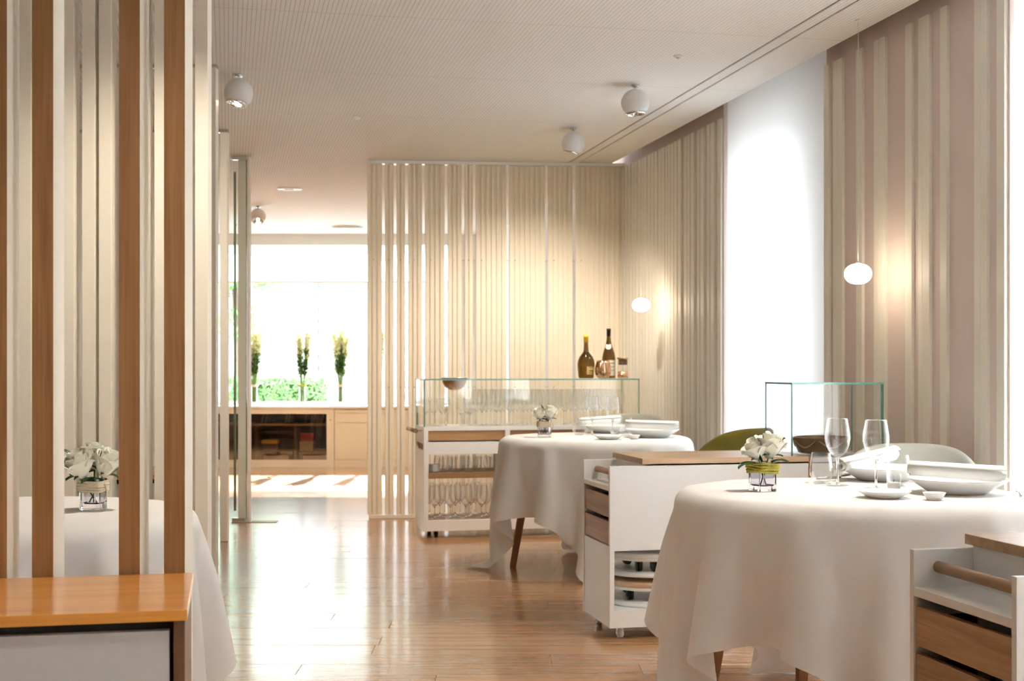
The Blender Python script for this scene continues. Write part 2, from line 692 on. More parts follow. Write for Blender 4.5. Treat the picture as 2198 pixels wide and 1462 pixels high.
# ---- right wall with window openings, mauve fabric and upright slats
wr = MB()
edges = [10.35, 7.82, 6.37, 4.73, 3.28, 1.45, 0, -1.83, -3.28, -4.2]
for i in range(0, len(edges), 2):
    wr.box(WX, 3.46, edges[i + 1], edges[i], -.02, 2.96)
wall_right = wr.build('wall_right', MAUVE)
for a_, b_ in WIN:                          # lintel and near jamb of each opening stand behind the blind
    bx(3.36, 3.46, b_ + .001, a_ - .001, 2.36, 2.96).build('lintel', WHITE2, wall_right)
    bx(3.36, 3.46, b_ + .001, b_ + .42, -.02, 2.36).build('jamb', WHITE2, wall_right)
tag(wall_right, kind='structure')
slat_me = {}


def wall_slat(y0, y1, z1=2.668, x0=2.951):
    w = round(abs(y1 - y0), 3)
    if w not in slat_me:
        slat_me[w] = bx(0, .0155, 0, w, .0, z1).mesh('slat', SLATW)
    put('slat', slat_me[w], wall_right, (x0, min(y0, y1), .002), bevel=.0015)


for a, b in ((6.372, 6.315), (6.267, 6.222), (6.22, 6.163), (6.012, 5.952), (5.83, 5.785), (5.783, 5.720), (5.532, 5.473), (5.415, 5.380),
             (5.378, 5.320), (5.230, 5.177), (4.963, 4.918), (4.916, 4.870), (4.800, 4.745)):
    wall_slat(a, b)
random.seed(11)
y = 7.835
while y < 9.93:
    w = random.choice((.045, .060, .060))
    wall_slat(y, y + w)
    y += w + random.choice((.012, .02, .03, .06))
for base in (1.46, -1.82):
    y = base
    while y < base + 1.75:
        wall_slat(y, y + .06)
        y += random.choice((.1, .16, .25))

for i, (a, b) in enumerate(WIN):
    w = empty('window_%d' % (i + 1), (3.41, b, 0))
    tag(w, kind='structure')
    ln = a - b
    fr = MB()
    fr.box(-.03, .03, .42, .47, 0, 2.36).box(-.03, .03, ln - .05, ln, 0, 2.36).box(-.03, .03, .47, ln - .05, 0, .06).box(-.03, .03, .47, ln - .05, 2.30, 2.36)
    fr.build('window_frame', WHITE, w)
    bx(-.003, .003, .47, ln - .05, .06, 2.30).build('pane', PANE, w)
    bl = MB()
    bl.grid(lambda u, v: (-.420, .004 + u * (ln - .008), .04 + v * 2.80), 12, 30)
    o = bl.build('roller_blind', BLIND, w, label=['white translucent roller blind glowing with daylight', 'white roller blind at the right edge', 'white roller blind', 'white roller blind'][i])
    bx(-.427, -.413, .006, ln - .006, .025, .045).build('bottom_bar', WHITE, o)

# ---- outer closing walls
wl = bx(-4.9, -4.6, -4.2, 17.6, -.02, H + .1).build('wall_left', CREAM2)
tag(wl, kind='structure')
wb = bx(-4.9, 3.5, -4.3, -4.0, -.02, 3.0).build('wall_rear', CREAM2)
tag(wb, kind='structure')
wf = bx(3.0, 3.46, 10.351, 16.2, -.02, H + .06).build('wall_side', WHITE2)
tag(wf, kind='structure')

# unseen enclosure added outside the right-hand windows to keep sky off the blinds
sky_block = MB().box(4.6, 4.8, -4.6, 10.6, -.3, 3.6).box(3.46, 4.8, -4.6, 10.6, 3.3, 3.6).box(3.46, 4.6, -4.6, 10.6, -.3, -.1).box(3.46, 4.6, 10.4, 10.6, -.1, 3.3).box(3.46, 4.6, -4.6, -4.4, -.1, 3.3)
sky_block = sky_block.build('wall_sky_block', WHITE2)
tag(sky_block, kind='structure')

# ---- back partition of ribbed panels with open slits
PA = math.atan2(9.986 - 10.232, 3.0 - 1.053)
part = empty('wall_back', (1.053, 10.232, 0), PA)
tag(part, kind='structure')
groups = [(-.023, .088), (.109, .176), (.197, .262), (.285, .391), (.412, .562), (.585, .692), (.713, .777), (.798, 1.033), (1.054, 1.33), (1.351, 1.542), (1.563, 1.958)]
rib_me = bx(0, .0215, -.013, 0, .03, 2.683).mesh('slat', PARTN)
for a, b in groups:
    pn = bx(a, b, 0, .014, .03, 2.683).build('panel', PARTN, part)
    n = max(1, round((b - a) / .041))
    p = (b - a) / n
    for k in range(n):
        put('slat', rib_me, pn, (a + k * p + .002, 0, 0), bevel=.003)
bx(-.012, 1.958, -.036, .036, 2.684, 2.708).build('top_rail', WHITE, part)
bx(-.012, 1.958, -.022, .022, .002, .026).build('bottom_rail', PARTN, part)
for zz in (1.96, .995):
    MB().rod((0, .02, zz), (1.95, .02, zz), .0022, seg=6).build('tie_rod', STEEL, part)
    for a, b in groups:
        MB().lathe([(0, -.006), (.004, -.006), (.004, .0), (0, .0)], 10).build('bolt', STEEL, part, (a + .045 if b - a > .08 else a + .03, -.014, zz), (rad(90), 0, 0))

# ---- far room: window wall, cabinets are things of their own
far = empty('wall_far', (0, 0, 0), -YAW)
tag(far, kind='structure')
m = MB()
FD = 15.95
m.box(-10.0, -4.2, FD, FD + .3, -.02, H + .1)
m.box(-.70, 1.2, FD, FD + .3, -.02, H + .1)
m.box(-4.2, -.70, FD, FD + .3, -.02, .70)
m.box(-4.2, -.70, FD, FD + .3, 2.62, H + .1)
m.build('wall_panel', WHITE2, far)
fw = empty('window_5', (0, 0, 0), -YAW)
tag(fw, kind='structure')
m = MB()
m.box(-4.2, -.70, FD + .10, FD + .16, .70, .735).box(-4.2, -.70, FD + .10, FD + .16, 2.585, 2.62)
m.box(-4.2, -4.16, FD + .10, FD + .16, .735, 2.585).box(-.74, -.70, FD + .10, FD + .16, .735, 2.585)
m.build('window_frame', GREY, fw)
bx(-4.16, -.74, FD + .125, FD + .131, .735, 2.585).build('pane', PANE, fw)
bx(-4.2, -.70, FD - .02, FD + .10, .70, .722).build('window_sill', WHITE, fw)
bl = MB().grid(lambda u, v: (-4.18 + u * 3.46, FD + .05, 2.16 + v * .46), 3, 3)
o = bl.build('roller_blind', MESHB, fw, label='half lowered see-through ivory roller blind')
bx(-4.18, -.72, FD + .043, FD + .057, 2.142, 2.162).build('bottom_bar', IVORY, o)
m = MB().box(-4.25, -.65, FD - .06, FD, 2.58, H)
m.build('blind_box', WHITE2, fw)

# ---- glass door at the end of the passage, with its post
door = empty('door_1', (0, 0, 0), -YAW)
tag(door, kind='structure')
MB().pane(-2.86, -1.966, 10.0, 10.012, .02, 2.685).build('pane', [PANE, EDGED], door)
bx(-1.9685, -1.9635, 9.998, 10.014, .02, 2.685).build('edge_seal', EDGED, door)
m = MB().rod((-2.041, 9.955, .09), (-2.041, 9.955, 2.585), .009)
hb = m.build('pull_bar', FROST, door)
for zz in (.45, 1.2, 2.2):
    MB().rod((-2.041, 9.955, zz), (-2.041, 10.0, zz), .006).build('bar_fixing', STEEL, hb)
bx(-2.07, -1.96, 9.985, 10.027, 2.68, 2.708).build('pivot_fitting', STEEL, door)
bx(-2.07, -1.735, 9.955, 10.06, .0, .006).build('floor_plate', CHROME, door, bevel=.002)
bx(-2.07, -1.975, 9.985, 10.027, .006, .03).build('pivot_fitting', STEEL, door)
m = bx(-2.04, -1.955, 10.06, 10.13, 0, H).build('trim_1', CREAM, rot=(0, 0, -YAW))
tag(m, kind='structure')

# ================================================================== ROOM DIVIDERS ON THE LEFT
FW, FDp = .041, .064


def fin_screen(label, d, xs, mats, w=.045, dep=.064, name='slatted_screen'):
    t = thing(name, label, 'room divider', (*A(xs[0] + w, d), 0), -YAW)
    x0 = xs[0] + w
    me = MB()
    me.box(0, w, 0, dep, .0, H - .022)
    me.m = [0] * 6
    if len(mats) > 1:
        me.m[2] = 1
    me = me.mesh('slat', mats)
    for x in xs:
        put('slat', me, t, (x - x0, 0, .002), bevel=.0012)
    lo, hi = min(xs) - x0 - .02, max(xs) - x0 + w
    bx(lo, hi, .012, .052, H - .0195, H - .001).build('ceiling_track', STEEL, t)
    return t


# screen in front: oak faced fins (front faces along y = 2.70)
t = thing('slatted_screen', 'open screen of oak-faced upright slats behind the near sideboard', 'room divider', (-.104, 2.72, 0))
me = bx(0, FW, 0, FDp, 0, H - .022)
me.m[2] = 1
me = me.mesh('slat', [CREAM, OAKZ])
for x in (-.1225, -.207, -.3665, -.450, -.60, -.68, -.84, -1.0):
    put('slat', me, t, (x + .104, -.012, .002), (0, 0, -YAW), bevel=.0008)
bx(-1.0, .03, .0, .04, H - .0195, H - .001).build('ceiling_track', STEEL, t)

fin_screen('cream slatted screen standing just behind the left flower table', 4.75,
           [-1.797, -1.735, -1.64, -1.585, -1.512, -1.453, -1.377, -1.325, -1.258, -1.191, -1.115, -1.95, -2.05, -2.2, -2.3, -2.42, -2.6, -2.75], [CREAM])
fin_screen('cream slatted screen ending in the second white post along the passage', 6.95,
           [-1.569 - .085 * k - (.04 if k % 3 == 2 else 0) for k in range(0, 17)], [CREAM])
fin_screen('cream slatted screen ending in the post nearest the glass door', 8.87,
           [-1.918 - .085 * k - (.04 if k % 3 == 2 else 0) for k in range(0, 17)], [CREAM], w=.047)


# ================================================================== FURNITURE
def caster(parent, x, y, r=.022, top=.05, mats=(BLACK, BLACK), rz=0.0, z0=0.0):
    c = MB().rod((-.010, 0, r), (.010, 0, r), r, seg=18).build('caster', mats[0], parent, (x, y, z0), (0, 0, rz))
    MB().box(-.014, -.011, -.008, .018, r - .006, top - .004).box(.011, .014, -.008, .018, r - .006, top - .004).box(-.014, .014, -.010, .020, top - .004, top).build('fork', mats[1], c)
    return c


def frame_panel(m, x0, x1, y0, y1, z0, z1, holes):
    """upright board with rectangular openings (same height band per hole list, holes sorted in x or z)"""
    xs = sorted({x0, x1, *[h[0] for h in holes], *[h[1] for h in holes]})
    zs = sorted({z0, z1, *[h[2] for h in holes], *[h[3] for h in holes]})
    solid = {}
    for i in range(len(xs) - 1):
        for j in range(len(zs) - 1):
            cx, cz = (xs[i] + xs[i + 1]) / 2, (zs[j] + zs[j + 1]) / 2
            solid[i, j] = not any(h[0] < cx < h[1] and h[2] < cz < h[3] for h in holes)
    idx = {}

    def vid(i, j, k):
        if (i, j, k) not in idx:
            idx[i, j, k] = len(m.v)
            m.v.append((xs[i], y0 if k == 0 else y1, zs[j]))
        return idx[i, j, k]
    for (i, j), sld in solid.items():
        if not sld:
            continue
        m.face((vid(i, j, 0), vid(i + 1, j, 0), vid(i + 1, j + 1, 0), vid(i, j + 1, 0)))
        m.face((vid(i, j, 1), vid(i, j + 1, 1), vid(i + 1, j + 1, 1), vid(i + 1, j, 1)))
        if not solid.get((i - 1, j)):
            m.face((vid(i, j, 0), vid(i, j + 1, 0), vid(i, j + 1, 1), vid(i, j, 1)))
        if not solid.get((i + 1, j)):
            m.face((vid(i + 1, j, 0), vid(i + 1, j, 1), vid(i + 1, j + 1, 1), vid(i + 1, j + 1, 0)))
        if not solid.get((i, j - 1)):
            m.face((vid(i, j, 0), vid(i, j, 1), vid(i + 1, j, 1), vid(i + 1, j, 0)))
        if not solid.get((i, j + 1)):
            m.face((vid(i, j + 1, 0), vid(i + 1, j + 1, 0), vid(i + 1, j + 1, 1), vid(i, j + 1, 1)))
    return m


def service_trolley(label, loc, Ln, D, slab_to, opening):
    t = thing('service_trolley', label, 'trolley', loc)
    T = .018
    for nm, y0, y1 in (('front_panel', 0, T), ('back_panel', D - T, D)):
        m = MB()
        frame_panel(m, 0, Ln, y0, y1, .05, .731, [opening])
        m.build(nm, WHITE, t, bevel=.0012)
    bx(.002, .020, T, D - T, .05, .392).build('end_panel', WHITE, t)
    bx(Ln - .018, Ln, T, D - T, .05, .731).build('end_panel', WHITE, t)
    bx(.001, .150, T, D - T, .625, .645).build('ledge', WHITE, t, bevel=.001)
    bx(.150, .168, T, D - T, .40, .737).build('bulkhead', WHITE, t)
    bx(.02, Ln - .018, T, D - T, .100, .122).build('bottom_board', WHITE, t)
    bx(.02, Ln - .018, T, D - T, .376, .392).build('middle_board', WHITE, t)
    MB().rod((.062, T, .690), (.062, D - T, .690), .0135, seg=20).build('handle_rod', OAKY, t)
    for z0, z1 in ((.513, .603), (.398, .495)):
        dr = bx(.004, .022, T + .003, D - T - .003, z0, z1).build('drawer', OAKY, t, bevel=.001)
        m = MB().box(.022, .36, T + .006, T + .018, z0, z1 - .02).box(.022, .36, D - T - .018, D - T - .006, z0, z1 - .02).box(.022, .36, T + .018, D - T - .018, z0, z0 + .01)
        m.build('drawer_box', WALN, dr)
    sl = bx(.141, slab_to, -.004, D + .004, .738, .762).build('worktop', OAKL, t, bevel=.0015)
    for x in (.06, Ln - .06):
        for yy in (.05, D - .05):
            caster(t, x, yy, mats=(GREY, STEEL))
    return t


# ---- trolley in the middle of the room
MT = (1.567, 5.465, 0)
mt = service_trolley('white trolley with an oak top standing between the two white tables', MT, 1.253, .44, .893, (.020, .62, .124, .374))
bx(.893, .908, -.0035, .4435, .05, .762).build('wood_divider', OAKZ, mt)
bx(.908, 1.253, -.002, .442, .735, .755).build('grey_top', GREY, mt, bevel=.001)


def glass_case(label, loc, Lx, Dy, z0, z1, hole=None, back=False):
    t = thing('glass_case', label, 'glass case', loc)
    g = .009
    MB().pane(0, Lx, 0, g, z0, z1 - g).build('front_pane', [PANE, EDGE], t)
    MB().pane(0, g, g, Dy, z0, z1 - g).build('side_pane', [PANE, EDGE], t)
    MB().pane(Lx - g, Lx, g, Dy, z0, z1 - g).build('side_pane', [PANE, EDGE], t)
    if back:
        MB().pane(g, Lx - g, Dy - g, Dy, z0, z1 - g).build('back_pane', [PANE, EDGE], t)
    m = MB()
    if not hole:
        m.pane(0, Lx, 0, Dy, z1 - g, z1)
    else:
        hx, hy, hr = hole
        a, b = hx - .13, hx + .13
        m.pane(b, Lx, 0, Dy, z1 - g, z1)
        m.pane(0, a, 0, Dy, z1 - g, z1)
        N = 40
        for zz in (z1 - g, z1):
            base = len(m.v)
            for i in range(N):
                th = 2 * math.pi * (i + .5) / N
                c, s_ = math.cos(th), math.sin(th)
                m.v.append((hx + hr * c, hy + hr * s_, zz))
                k = min((.13 / abs(c)) if c else 9, ((Dy - hy) / s_) if s_ > 0 else (hy / -s_))
                m.v.append((hx + k * c, hy + k * s_, zz))
            for i in range(N):
                j = (i + 1) % N
                q = (base + 2 * i, base + 2 * i + 1, base + 2 * j + 1, base + 2 * j)
                m.face(q if zz == z1 else q[::-1])
        n0 = len(m.v) - 4 * N
        for i in range(N):
            j = (i + 1) % N
            m.face((n0 + 2 * i, n0 + 2 * j, n0 + 2 * N + 2 * j, n0 + 2 * N + 2 * i), 1)
        for (xa, xb, ya, yb) in ((a, b, 0, 0), (a, b, Dy, Dy)):
            k = len(m.v)
            m.v += [(xa, ya, z1 - g), (xb, ya, z1 - g), (xb, ya, z1), (xa, ya, z1)]
            m.face((k, k + 1, k + 2, k + 3), 1)
    m.build('top_pane', [PANE, EDGE], t)
    return t


glass_case('empty glass box standing over the brown bowl on the middle trolley', (MT[0] + .818, MT[1] + .004, .763), .43, .30, 0, .318)

# round boards on casters stacked inside the trolley opening
for k, (z0, lab) in enumerate(((.123, 'lower round dolly board with black casters inside the middle trolley'), (.250, 'upper round dolly board with black casters inside the middle trolley'))):
    cx, cy = MT[0] + .235, MT[1] + .22
    tr = thing('round_tray', ('lower' if k == 0 else 'upper') + ' white round tray under the dolly casters in the middle trolley', 'tray', (cx, cy, z0), 0)
    MB().lathe([(0, 0), (.186, 0), (.190, .003), (.190, .015), (.186, .018), (0, .018)], 48).build('disc', WHITE, tr)
    MB().lathe([(.150, .0181), (.182, .0181), (.185, .020), (.182, .021), (.150, .0185)], 48).build('raised_rim', WHITE, tr)
    t = thing('round_dolly', lab, 'dolly', (cx, cy, z0 + .0185))
    MB().lathe([(0, .050), (.184, .050), (.188, .053), (.188, .064), (0, .064)], 48).build('under_board', WHITE, t)
    MB().lathe([(0, .0641), (.188, .0641), (.190, .067), (.190, .084 if k == 0 else .080), (.186, .087 if k == 0 else .083), (0, .087 if k == 0 else .083)], 48).build('wood_board', OAKL if k == 0 else WHITE, t)
    for q, an in enumerate((215 + 20 * k, 268, 330, 120)):
        caster(t, .122 * math.cos(rad(an)), .122 * math.sin(rad(an)), r=.020, top=.050, rz=rad(40 * q))

# ---- trolley at the bottom right corner
service_trolley('white trolley with open oak drawers in the bottom right corner', (1.535, 2.425, 0), 1.30, .43, 1.15, (.25, .9, .124, .374))

# ---- long glass trolley in front of the ribbed partition
FT = (1.281, 8.968, 0)
FL, FDD = 1.505, .43
ft = thing('glassware_trolley', 'long white trolley full of wine glasses in front of the ribbed partition', 'trolley', FT)
cells = [(.030, .555), (.589, 1.114), (1.148, 1.475)]
for nm, y0, y1 in (('front_panel', 0, .018), ('back_panel', FDD - .018, FDD)):
    m = MB()
    holes = [(a, b, .118, .560) for a, b in cells] + [(a, b, .642, .719) for a, b in cells]
    frame_panel(m, 0, FL, y0, y1, .046, .744, holes)
    m.build(nm, WHITE, ft, bevel=.0015)
m = MB()
# end board with a hand slot, built in the y-z plane
mm = MB()
frame_panel(mm, .018, FDD - .018, 0, .018, .046, .744, [(.04, .40, .584, .630)])
m.v = [(p[1] + .001, p[0], p[2]) for p in mm.v]
m.f, m.m, m.sm = [f[::-1] for f in mm.f], mm.m, mm.sm
m.build('end_panel', WHITE, ft)
bx(FL - .019, FL - .001, .018, FDD - .018, .046, .744).build('end_panel', WHITE, ft)
bx(.0195, .030, .02, FDD - .02, .57, .645).build('slot_lining', OAKY, ft)
bx(.019, FL - .019, .018, FDD - .018, .724, .7435).build('top_board', WHITE, ft)
bx(.019, FL - .019, .018, FDD - .018, .098, .117).build('bottom_board', OAKL, ft)
bx(.031, FL - .019, .018, FDD - .018, .565, .575).build('middle_board', WHITE, ft)
bx(.019, FL - .019, .010, FDD - .010, .398, .436).build('shelf', OAK, ft, bevel=.001)
for a, b in cells:
    bx(a + .002, b - .002, .006, .024, .654, .7175).build('drawer', OAK, ft)
for a in (.572, 1.131):
    bx(a - .009, a + .009, .0185, FDD - .0185, .1175, .397).build('divider', WHITE, ft)
    bx(a - .009, a + .009, .0185, FDD - .0185, .437, .564).build('divider', WHITE, ft)
r = MB().rod((-.05, .035, .717), (-.05, FDD + .0, .717), .0145, seg=20).build('handle_rod', OAKY, ft)
for yy in (.10, .36):
    MB().rod((-.05, yy, .717), (.004, yy, .717), .005, seg=8).build('rod_bracket', STEEL, r)
for x in (.09, FL - .09):
    for yy in (.06, FDD - .06):
        caster(ft, x, yy, r=.020, top=.046)
GZ = .745
glass_case('long glass box over rows of wine glasses on the far trolley', (FT[0], FT[1] + .004, GZ), FL, .42, 0, .322, hole=(.232, .15, .088))

# ---- sideboards at the oak screen
def sideboard(label, x0, x1, y0, y1, top_mat, zt=.75):
    t = thing('sideboard', label, 'sideboard', ((x0 + x1) / 2, (y0 + y1) / 2, 0))
    ox, oy = (x0 + x1) / 2, (y0 + y1) / 2

    def b(nm, mat, X0, X1, Y0, Y1, Z0, Z1, par=t, bev=0, label=None):
        return bx(X0 - ox, X1 - ox, Y0 - oy, Y1 - oy, Z0, Z1).build(nm, mat, par, bevel=bev, label=label)
    b('top', top_mat, x0, x1, y0, y1, zt - .018, zt, bev=.0008)
    b('side_panel', WALN, x1 - .022, x1 - .004, y0 + .006, y1 - .004, .0, zt - .0185)
    b('side_panel', WALN, x0 + .004, x0 + .022, y0 + .006, y1 - .004, .0, zt - .0185)
    b('carcass', SHADOWB, x0 + .023, x1 - .023, y0 + .03, y1 - .004, .06, zt - .019)
    n = max(1, round((x1 - x0) / .85))
    w = (x1 - x0 - .052) / n
    for k in range(n):
        b('drawer_front', GREY, x0 + .026 + k * w + .003, x0 + .026 + (k + 1) * w - .003, y0 + .010, y0 + .029, .40, zt - .035, bev=.0008)
        b('drawer_front', GREY, x0 + .026 + k * w + .003, x0 + .026 + (k + 1) * w - .003, y0 + .010, y0 + .029, .08, .385, bev=.0008)
    return t


sideboard('sideboard with a varnished orange oak top in the lower left corner', -1.75, -.066, 2.284, 2.694, OAKO)
sideboard('orange oak topped sideboard glimpsed between slats behind the left table', -1.12, -.14, 5.17, 5.62, OAKO)

# ---- tables with draped cloths
def drape(R=.56, a=.945, Hh=.742, N=59, steps=380, seed=3):
    rng = np.random.default_rng(seed)
    g = np.linspace(-a, a, N)
    X, Y = np.meshgrid(g, g, indexing='ij')
    h = g[1] - g[0]
    p = np.stack([X, Y, np.full_like(X, Hh + .004)], -1)
    p[..., 2] += rng.normal(0, .0015, X.shape)
    W = np.where(np.hypot(X, Y) < R * .93, 0., 1.).reshape(-1)
    p = p.reshape(-1, 3)
    v = np.zeros_like(p)
    dt = 1 / 120.
    I, J = np.meshgrid(np.arange(N), np.arange(N), indexing='ij')
    BB = []
    for di, dj, k in ((1, 0, 1.), (0, 1, 1.), (1, 1, .35), (1, -1, .35), (2, 0, .04), (0, 2, .04), (4, 0, .02), (0, 4, .02)):
        ok = (I + di < N) & (J + dj < N) & (J + dj >= 0)
        par = ((I // max(di, 1)) % 2) if di else ((J // dj) % 2)
        for q in (0, 1):
            mk = ok & (par == q)
            ia, ib = (I * N + J)[mk], ((I + di) * N + J + dj)[mk]
            ws = W[ia] + W[ib]
            s = ws > 0
            ia, ib, ws = ia[s], ib[s], ws[s]
            BB.append((ia, ib, h * math.hypot(di, dj), k, (W[ia] / ws)[:, None], (W[ib] / ws)[:, None]))
    rr = .012
    for st in range(steps):
        v *= .985 if st < steps * .6 else .95
        v[:, 2] -= 9.8 * dt * (W > 0)
        q = p + v * dt * W[:, None]
        for it in range(3):
            for ia, ib, l0, k, wa, wb_ in BB:
                dd = q[ib] - q[ia]
                l = np.sqrt((dd * dd).sum(1))[:, None]
                c = dd * ((l - l0) / np.maximum(l, 1e-9)) * k
                q[ia] += wa * c
                q[ib] -= wb_ * c
            r = np.hypot(q[:, 0], q[:, 1])
            top = (r < R - rr) & (q[:, 2] < Hh) & (q[:, 2] > Hh - .1)
            q[top, 2] = Hh
            rim = (r >= R - rr) & (r < R + .03) & (q[:, 2] > Hh - .2)
            dx = r[rim] - (R - rr)
            dz = q[rim, 2] - (Hh - rr)
            dz2 = np.maximum(dz, 0)
            l = np.hypot(dx, dz2)
            f = np.where(l < rr, rr / np.maximum(l, 1e-6), 1.)
            nr = (R - rr) + dx * f
            sc = nr / np.maximum(r[rim], 1e-6)
            q[rim, 0] *= sc
            q[rim, 1] *= sc
            q[rim, 2] = np.where(dz > 0, (Hh - rr) + dz2 * f, q[rim, 2])
            q[q[:, 2] < .006, 2] = .006
        v = np.clip((q - p) / dt, -4, 4)
        v[q[:, 2] <= .0061] *= .3
        p = q
        p[W == 0, 2] = Hh + .0015
    F = [(i * N + j, (i + 1) * N + j, (i + 1) * N + j + 1, i * N + j + 1) for i in range(N - 1) for j in range(N - 1)]
    return p, F


TZ = .750
cp, cf = drape()
cloth_me = bpy.data.meshes.new('tablecloth')
cloth_me.from_pydata(cp.tolist(), [], cf)
cloth_me.materials.append(LINEN)
cloth_me.polygons.foreach_set('use_smooth', [True] * len(cf))


def table(tl, cl, x, y, rz, scale=1.0):
    t = thing('round_table', tl, 'table', (x, y, 0), rz, 'round tables')
    MB().lathe([(0, .700), (.50 * scale, .700), (.530 * scale, .706), (.534 * scale, .713), (.530 * scale, .720), (0, .720)], 64).build('tabletop', OAKL, t)
    for k in range(4):
        an = rad(90 * k)
        c, s = math.cos(an), math.sin(an)
        m = MB()
        top, bot = .36 * scale, .475 * scale
        b = len(m.v)
        for (rr, zz, w) in ((bot, .0, .018), (top, .695, .028)):
            for (u, v) in ((-1, -1), (1, -1), (1, 1), (-1, 1)):
                m.v.append(((rr + u * w) * c - v * w * s, (rr + u * w) * s + v * w * c, zz + .001))
        for q in ((3, 2, 1, 0), (4, 5, 6, 7), (0, 1, 5, 4), (1, 2, 6, 5), (2, 3, 7, 6), (3, 0, 4, 7)):
            m.face(q)
        m.build('leg', LEGW, t, bevel=.003)
        m = MB()
    MB().rod((-.34 * scale, 0, .675), (.34 * scale, 0, .675), .02).rod((0, -.34 * scale, .675), (0, .34 * scale, .675), .02).build('under_frame', LEGW, t)
    o = put('tablecloth', cloth_me, None, (x, y, .0055), (0, 0, rz + rad(45)), sub=1)
    o.scale = (scale, scale, 1)
    md = o.modifiers.new('relax', 'SMOOTH')
    md.iterations = 1
    tag(o, cl, 'tablecloth', 'white tablecloths')
    return t


NT = (1.965, 4.065)
T2 = (2.065, 7.50)
LT = (-.585, 3.93)
table('round table nearest the camera under the big white cloth', 'white linen cloth over the nearest round table on the right', *NT, rad(-6))
table('round table in front of the glassware trolley with splayed legs showing', 'white linen cloth over the table in front of the glassware trolley', *T2, rad(-10))
table('round table behind the oak slatted screen at left', 'white linen cloth over the table behind the oak slats', *LT, rad(-25), .90)


# ---- chairs
def chair(label, x, y, rz, mat):
    t = thing('upholstered_chair', label, 'chair', (x, y, 0), rz, 'dining chairs')

    def back(u, v):
        a = (u * 2 - 1)
        th = a * rad(78)
        hgt = .395 * (1 - .42 * abs(a) ** 3.2)
        bow = .03 * math.sin(v * math.pi)
        return ((.255 + .03 * v) * math.sin(th), .02 + (.235 + .05 * v - bow) * math.cos(th), .445 + v * hgt)
    MB().grid(back, 25, 10).build('backrest', mat, t, solid=.036, sub=1)

    def seat(u, v):
        th = u * 2 * math.pi
        c, s = math.cos(th), math.sin(th)
        k = abs(c) ** 3 + abs(s) ** 3
        rr = (1 / k) ** (1 / 3)
        prof = [(0, .47), (.8, .475), (1.0, .455), (.98, .425), (.5, .41), (0, .41)]
        q = v * (len(prof) - 1)
        i = min(int(q), len(prof) - 2)
        f = q - i
        pr = prof[i][0] * (1 - f) + prof[i + 1][0] * f
        pz = prof[i][1] * (1 - f) + prof[i + 1][1] * f
        return (.225 * rr * pr * c, -.01 + .225 * rr * pr * s, pz)
    MB().grid(seat, 32, 16, wrap=True).build('seat', mat, t)
    for sx in (-1, 1):
        for sy in (-1, 1):
            MB().rod((sx * .21, sy * .20, .001), (sx * .15, sy * .14, .415), .011, .018, 12).build('leg', LEGW, t)
    return t


chair('pale grey beige upholstered chair behind the nearest table', 2.56, 4.80, rad(-34), BEIGE)
chair('olive green velvet chair in front of the bright window', 2.50, 6.74, rad(-150), OLIVE)
chair('grey chair behind the plates of the farther table', 2.50, 8.36, rad(-27), BEIGE)


# ================================================================== TABLEWARE
def stemmed(name, scale, mat=None, seg=28, foot=.036, bowl=.042, hgt=.225, stem_h=.095, rim=.031):
    """bowl, stem and foot of a wine glass as one mesh"""
    m = MB()
    f = [(0, .0035), (foot * .6, .003), (foot, .0015), (foot, .0005), (0, .0005)]
    st = [(foot * .45, .0045), (.006, .010), (.0042, .022), (.0038, stem_h * .8), (.0055, stem_h - .004), (.012, stem_h)]
    m.lathe([(foot, .0006), (foot, .002)] + st[:2], seg, mi=0)
    m.lathe([(0, st[1][1] - .004)] + st[1:5] + [(0, stem_h - .003)], 12, mi=1)
    m.lathe([(0, stem_h - .010), (.0045, stem_h - .009), (.0115, stem_h + .0005), (.016, stem_h + .0045), (.010, stem_h + .0075), (0, stem_h + .0085)], seg, mi=1)
    bh = hgt - stem_h
    pf = [(.012, 0), (.026, .014), (.037, .034), (.042, .056), (.0405, .080), (.036, .105), (.031, .130)]
    m.lathe([(r * bowl / .042 if k < 6 else rim, stem_h + z * bh / .130) for k, (r, z) in enumerate(pf)], seg, mi=0)
    m.lathe([(rim - .0007, hgt - .0006), (rim + .0007, hgt - .0006), (rim + .0007, hgt + .0006), (rim - .0007, hgt + .0006), (rim - .0007, hgt - .0006)], seg, mi=1)
    return m.mesh(name, [mat or GLASSF, CRYSTAL])


def wine_glass_parts(label, x, y, z):
    """the big glasses on the tables: bowl, stem and foot"""
    t = thing('wine_glass', label, 'wine glass', (x, y, z), 0, 'wine glasses on the tables')
    sh = .094
    pf = [(.004, .0), (.016, .006), (.029, .020), (.038, .040), (.0430, .062), (.0425, .080), (.0385, .105), (.0335, .131)]
    MB().lathe([(r, sh + zz) for r, zz in pf], 44).build('bowl', GLASS, t)
    MB().tube([(.0334 * math.cos(2 * math.pi * i / 44), .0334 * math.sin(2 * math.pi * i / 44), sh + .131) for i in range(44)], .0006, 6, closed=True).build('rim', CRYSTAL, t)
    MB().lathe([(0, .0032), (.006, .0032), (.0052, .012), (.0040, .03), (.0038, sh - .02), (.0055, sh - .004), (.0075, sh + .0012), (0, sh + .0014)], 20).build('stem', CRYSTAL, t)
    MB().lathe([(0, .0), (.037, .0), (.0375, .0012), (.030, .0022), (.012, .0040), (.006, .0065), (0, .0065)], 44).build('foot', GLASS, t)
    return t


